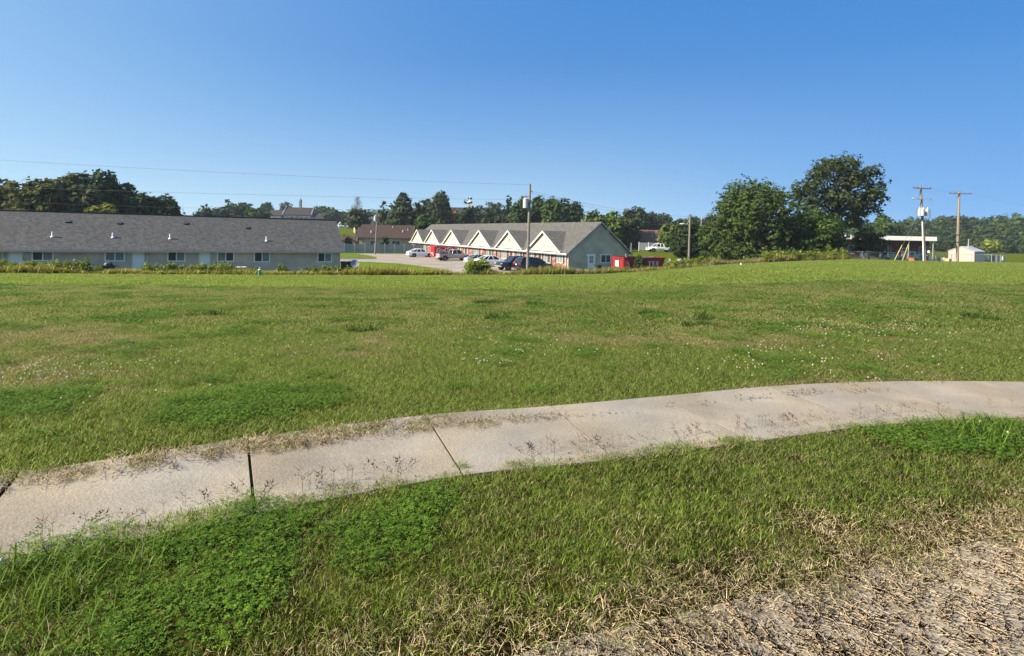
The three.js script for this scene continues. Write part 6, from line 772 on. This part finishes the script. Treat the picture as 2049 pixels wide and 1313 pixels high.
// ---------- playground clutter behind the chain link fence ----------
{ const g = (px, d = 84) => onGround(px, d), col = (r, gg, b) => std(r, gg, b, 0.5);
  { const t = thing('plastic_chair', 'white plastic garden chair beside the chain link fence', 'chair', g(1728, 79), 0.4), w = B.white; mesh('seat', box(0.5, 0.05, 0.48, 0, 0.42, 0), w, t); mesh('backrest', [box(0.5, 0.06, 0.05, 0, 0.95, -0.25), ...[-0.2, -0.07, 0.07, 0.2].map((x) => box(0.06, 0.5, 0.04, x, 0.68, -0.24)), box(0.07, 0.55, 0.05, -0.24, 0.7, -0.25), box(0.07, 0.55, 0.05, 0.24, 0.7, -0.25)], w, t); for (const [x, z] of [[-0.22, 0.2], [0.22, 0.2], [-0.22, -0.22], [0.22, -0.22]]) mesh('leg', box(0.06, 0.42, 0.06, x, 0.2, z), w, t); for (const s of [-1, 1]) mesh('arm', box(0.06, 0.04, 0.46, s * 0.27, 0.64, 0), w, t); }
  { const t = thing('toy_slide', 'green plastic toddler slide lying by the playground fence', 'slide', g(1785, 86), 0.5), m = col(0.02, 0.25, 0.17); mesh('chute', [slab([V(-0.9, 0.12, 0.28), V(0.5, 0.95, 0.28), V(0.5, 0.95, -0.28), V(-0.9, 0.12, -0.28)], 0.05), slab([V(-0.9, 0.3, 0.3), V(0.5, 1.15, 0.3), V(0.5, 0.9, 0.3), V(-0.9, 0.08, 0.3)].reverse(), 0.04), slab([V(-0.9, 0.3, -0.28), V(0.5, 1.15, -0.28), V(0.5, 0.9, -0.28), V(-0.9, 0.08, -0.28)].reverse(), 0.04)], m, t); mesh('ladder', [box(0.06, 1, 0.06, 0.75, 0.48, 0.25), box(0.06, 1, 0.06, 0.75, 0.48, -0.25), ...[0.25, 0.5, 0.75].map((y) => box(0.05, 0.05, 0.46, 0.75, y, 0))], m, t); }
  { const t = thing('play_table', 'white canopied play table amid the toys', 'play table', g(1815, 87), 0.1), m = B.white; mesh('canopy', slab([V(-1.1, 1.5, 0.6), V(1.1, 1.4, 0.6), V(1.1, 1.4, -0.6), V(-1.1, 1.5, -0.6)], 0.08), m, t); for (const [x, z] of [[-1, 0.5], [1, 0.5], [-1, -0.5], [1, -0.5]]) mesh('post', box(0.08, 1.4, 0.08, x, 0.7, z), m, t); mesh('table_top', box(1.6, 0.06, 0.8, 0, 0.6, 0), col(0.3, 0.3, 0.4), t); }
  const cube = (name, label, cat, px, d, w, h, c, turn = 0.3) => { const t = thing(name, label, cat, g(px, d), turn), m = col(...c); mesh('shell', [box(0.07, h, w, -w / 2, h / 2, 0), box(0.07, h, w, w / 2, h / 2, 0), box(w, 0.07, w, 0, h, 0), box(w, 0.12, 0.07, 0, h * 0.1, w / 2)], m, t); mesh('trim', box(w * 0.8, 0.06, 0.08, 0, h * 0.55, w / 2), col(c[0] * 0.7, c[1] * 0.7, c[2] * 0.7), t); return t; };
  cube('toy_house', 'low teal plastic play cube near the white canopy', 'toy', 1838, 85, 0.9, 0.95, [0.2, 0.5, 0.45]); cube('toy_house', 'orange plastic play box under the white canopy', 'toy', 1829, 80, 0.9, 0.5, [0.5, 0.16, 0.06]); cube('toy_house', 'red plastic play box right behind the leaning pole', 'toy', 1858, 84, 0.6, 0.75, [0.4, 0.05, 0.035]); cube('toy_house', 'cream play cube with an arch next to the red box', 'toy', 1867, 83, 0.7, 0.7, [0.62, 0.55, 0.42]); cube('toy_house', 'peach play cube standing alone before the shed', 'toy', 1876, 84, 0.65, 0.6, [0.55, 0.42, 0.32]); cube('toy_house', 'beige play cube closest to the shed corner', 'toy', 1890, 83, 0.65, 0.6, [0.6, 0.52, 0.38]); cube('toy_house', 'small tan play cube between two other cubes', 'toy', 1899, 82, 0.5, 0.5, [0.62, 0.5, 0.3]);
  cube('toy_house', 'blue grey play cube below the yellow guy guards', 'toy', 1797, 83, 0.8, 0.5, [0.18, 0.35, 0.42]); cube('toy_house', 'lilac plastic crate beside the blue grey cube', 'toy', 1806, 84, 0.5, 0.6, [0.32, 0.27, 0.42]);
  { const t = thing('toy_car', 'dark red ride on toy car with pale bumper', 'toy car', g(1770, 85), 0.5); mesh('body', loft([[-0.8, 0.2, 0.55, 0.4], [-0.6, 0.15, 0.75, 0.45], [0.1, 0.15, 0.8, 0.45], [0.8, 0.2, 0.6, 0.4]].map((a) => ringOf(...a, 0.05))), paint(0.14, 0.01, 0.02), t); mesh('bumper', box(0.15, 0.2, 0.95, -0.85, 0.3, 0), B.trim, t); mesh('windshield', box(0.05, 0.35, 0.75, 0.1, 0.95, 0), carGlass, t); for (const x of [-0.5, 0.5]) for (const s of [-1, 1]) wheel(t, x, s * 0.42, 0.17, 0.12); }
  { const t = thing('green_bin_box', 'low green dumpster with a dark opening past the metal shed', 'dumpster', g(1983, 89), -0.1), m = col(0.08, 0.13, 0.11); mesh('body', box(3.3, 1.15, 1.4, 0, 0.58, 0), m, t); mesh('lid', box(3.4, 0.08, 1.5, 0, 1.2, 0), col(0.25, 0.3, 0.28), t); mesh('opening', box(0.75, 0.85, 0.06, -0.3, 0.65, 0.7), B.dark, t); for (const x of [-1.4, 0.5, 1.4]) mesh('rib', box(0.08, 1.1, 0.08, x, 0.57, 0.73), m, t); mesh('plate', box(0.16, 0.6, 0.05, 1.25, 0.7, 0.76), B.white, t); }
  { const t = thing('litter_sheet', 'white crumpled sheet at the foot of the dark shrub', 'litter', onGround(1279, 50.2), 0), s = new THREE.SphereGeometry(0.22, 10, 6, 0, 6.283, 0, 1.57), p = s.attributes.position; for (let i = 0; i < p.count; i++) p.setXYZ(i, p.getX(i) * 1.6, p.getY(i) * 0.7 * (0.6 + noise(p.getX(i) * 20, p.getZ(i) * 20)), p.getZ(i)); s.computeVertexNormals(); mesh('sheet', s, B.white, t); mesh('fold', box(0.3, 0.03, 0.2, 0.25, 0.05, 0.1, 0.2, 0.4, 0.3), B.white, t); }
}
renderer.render(scene, camera);
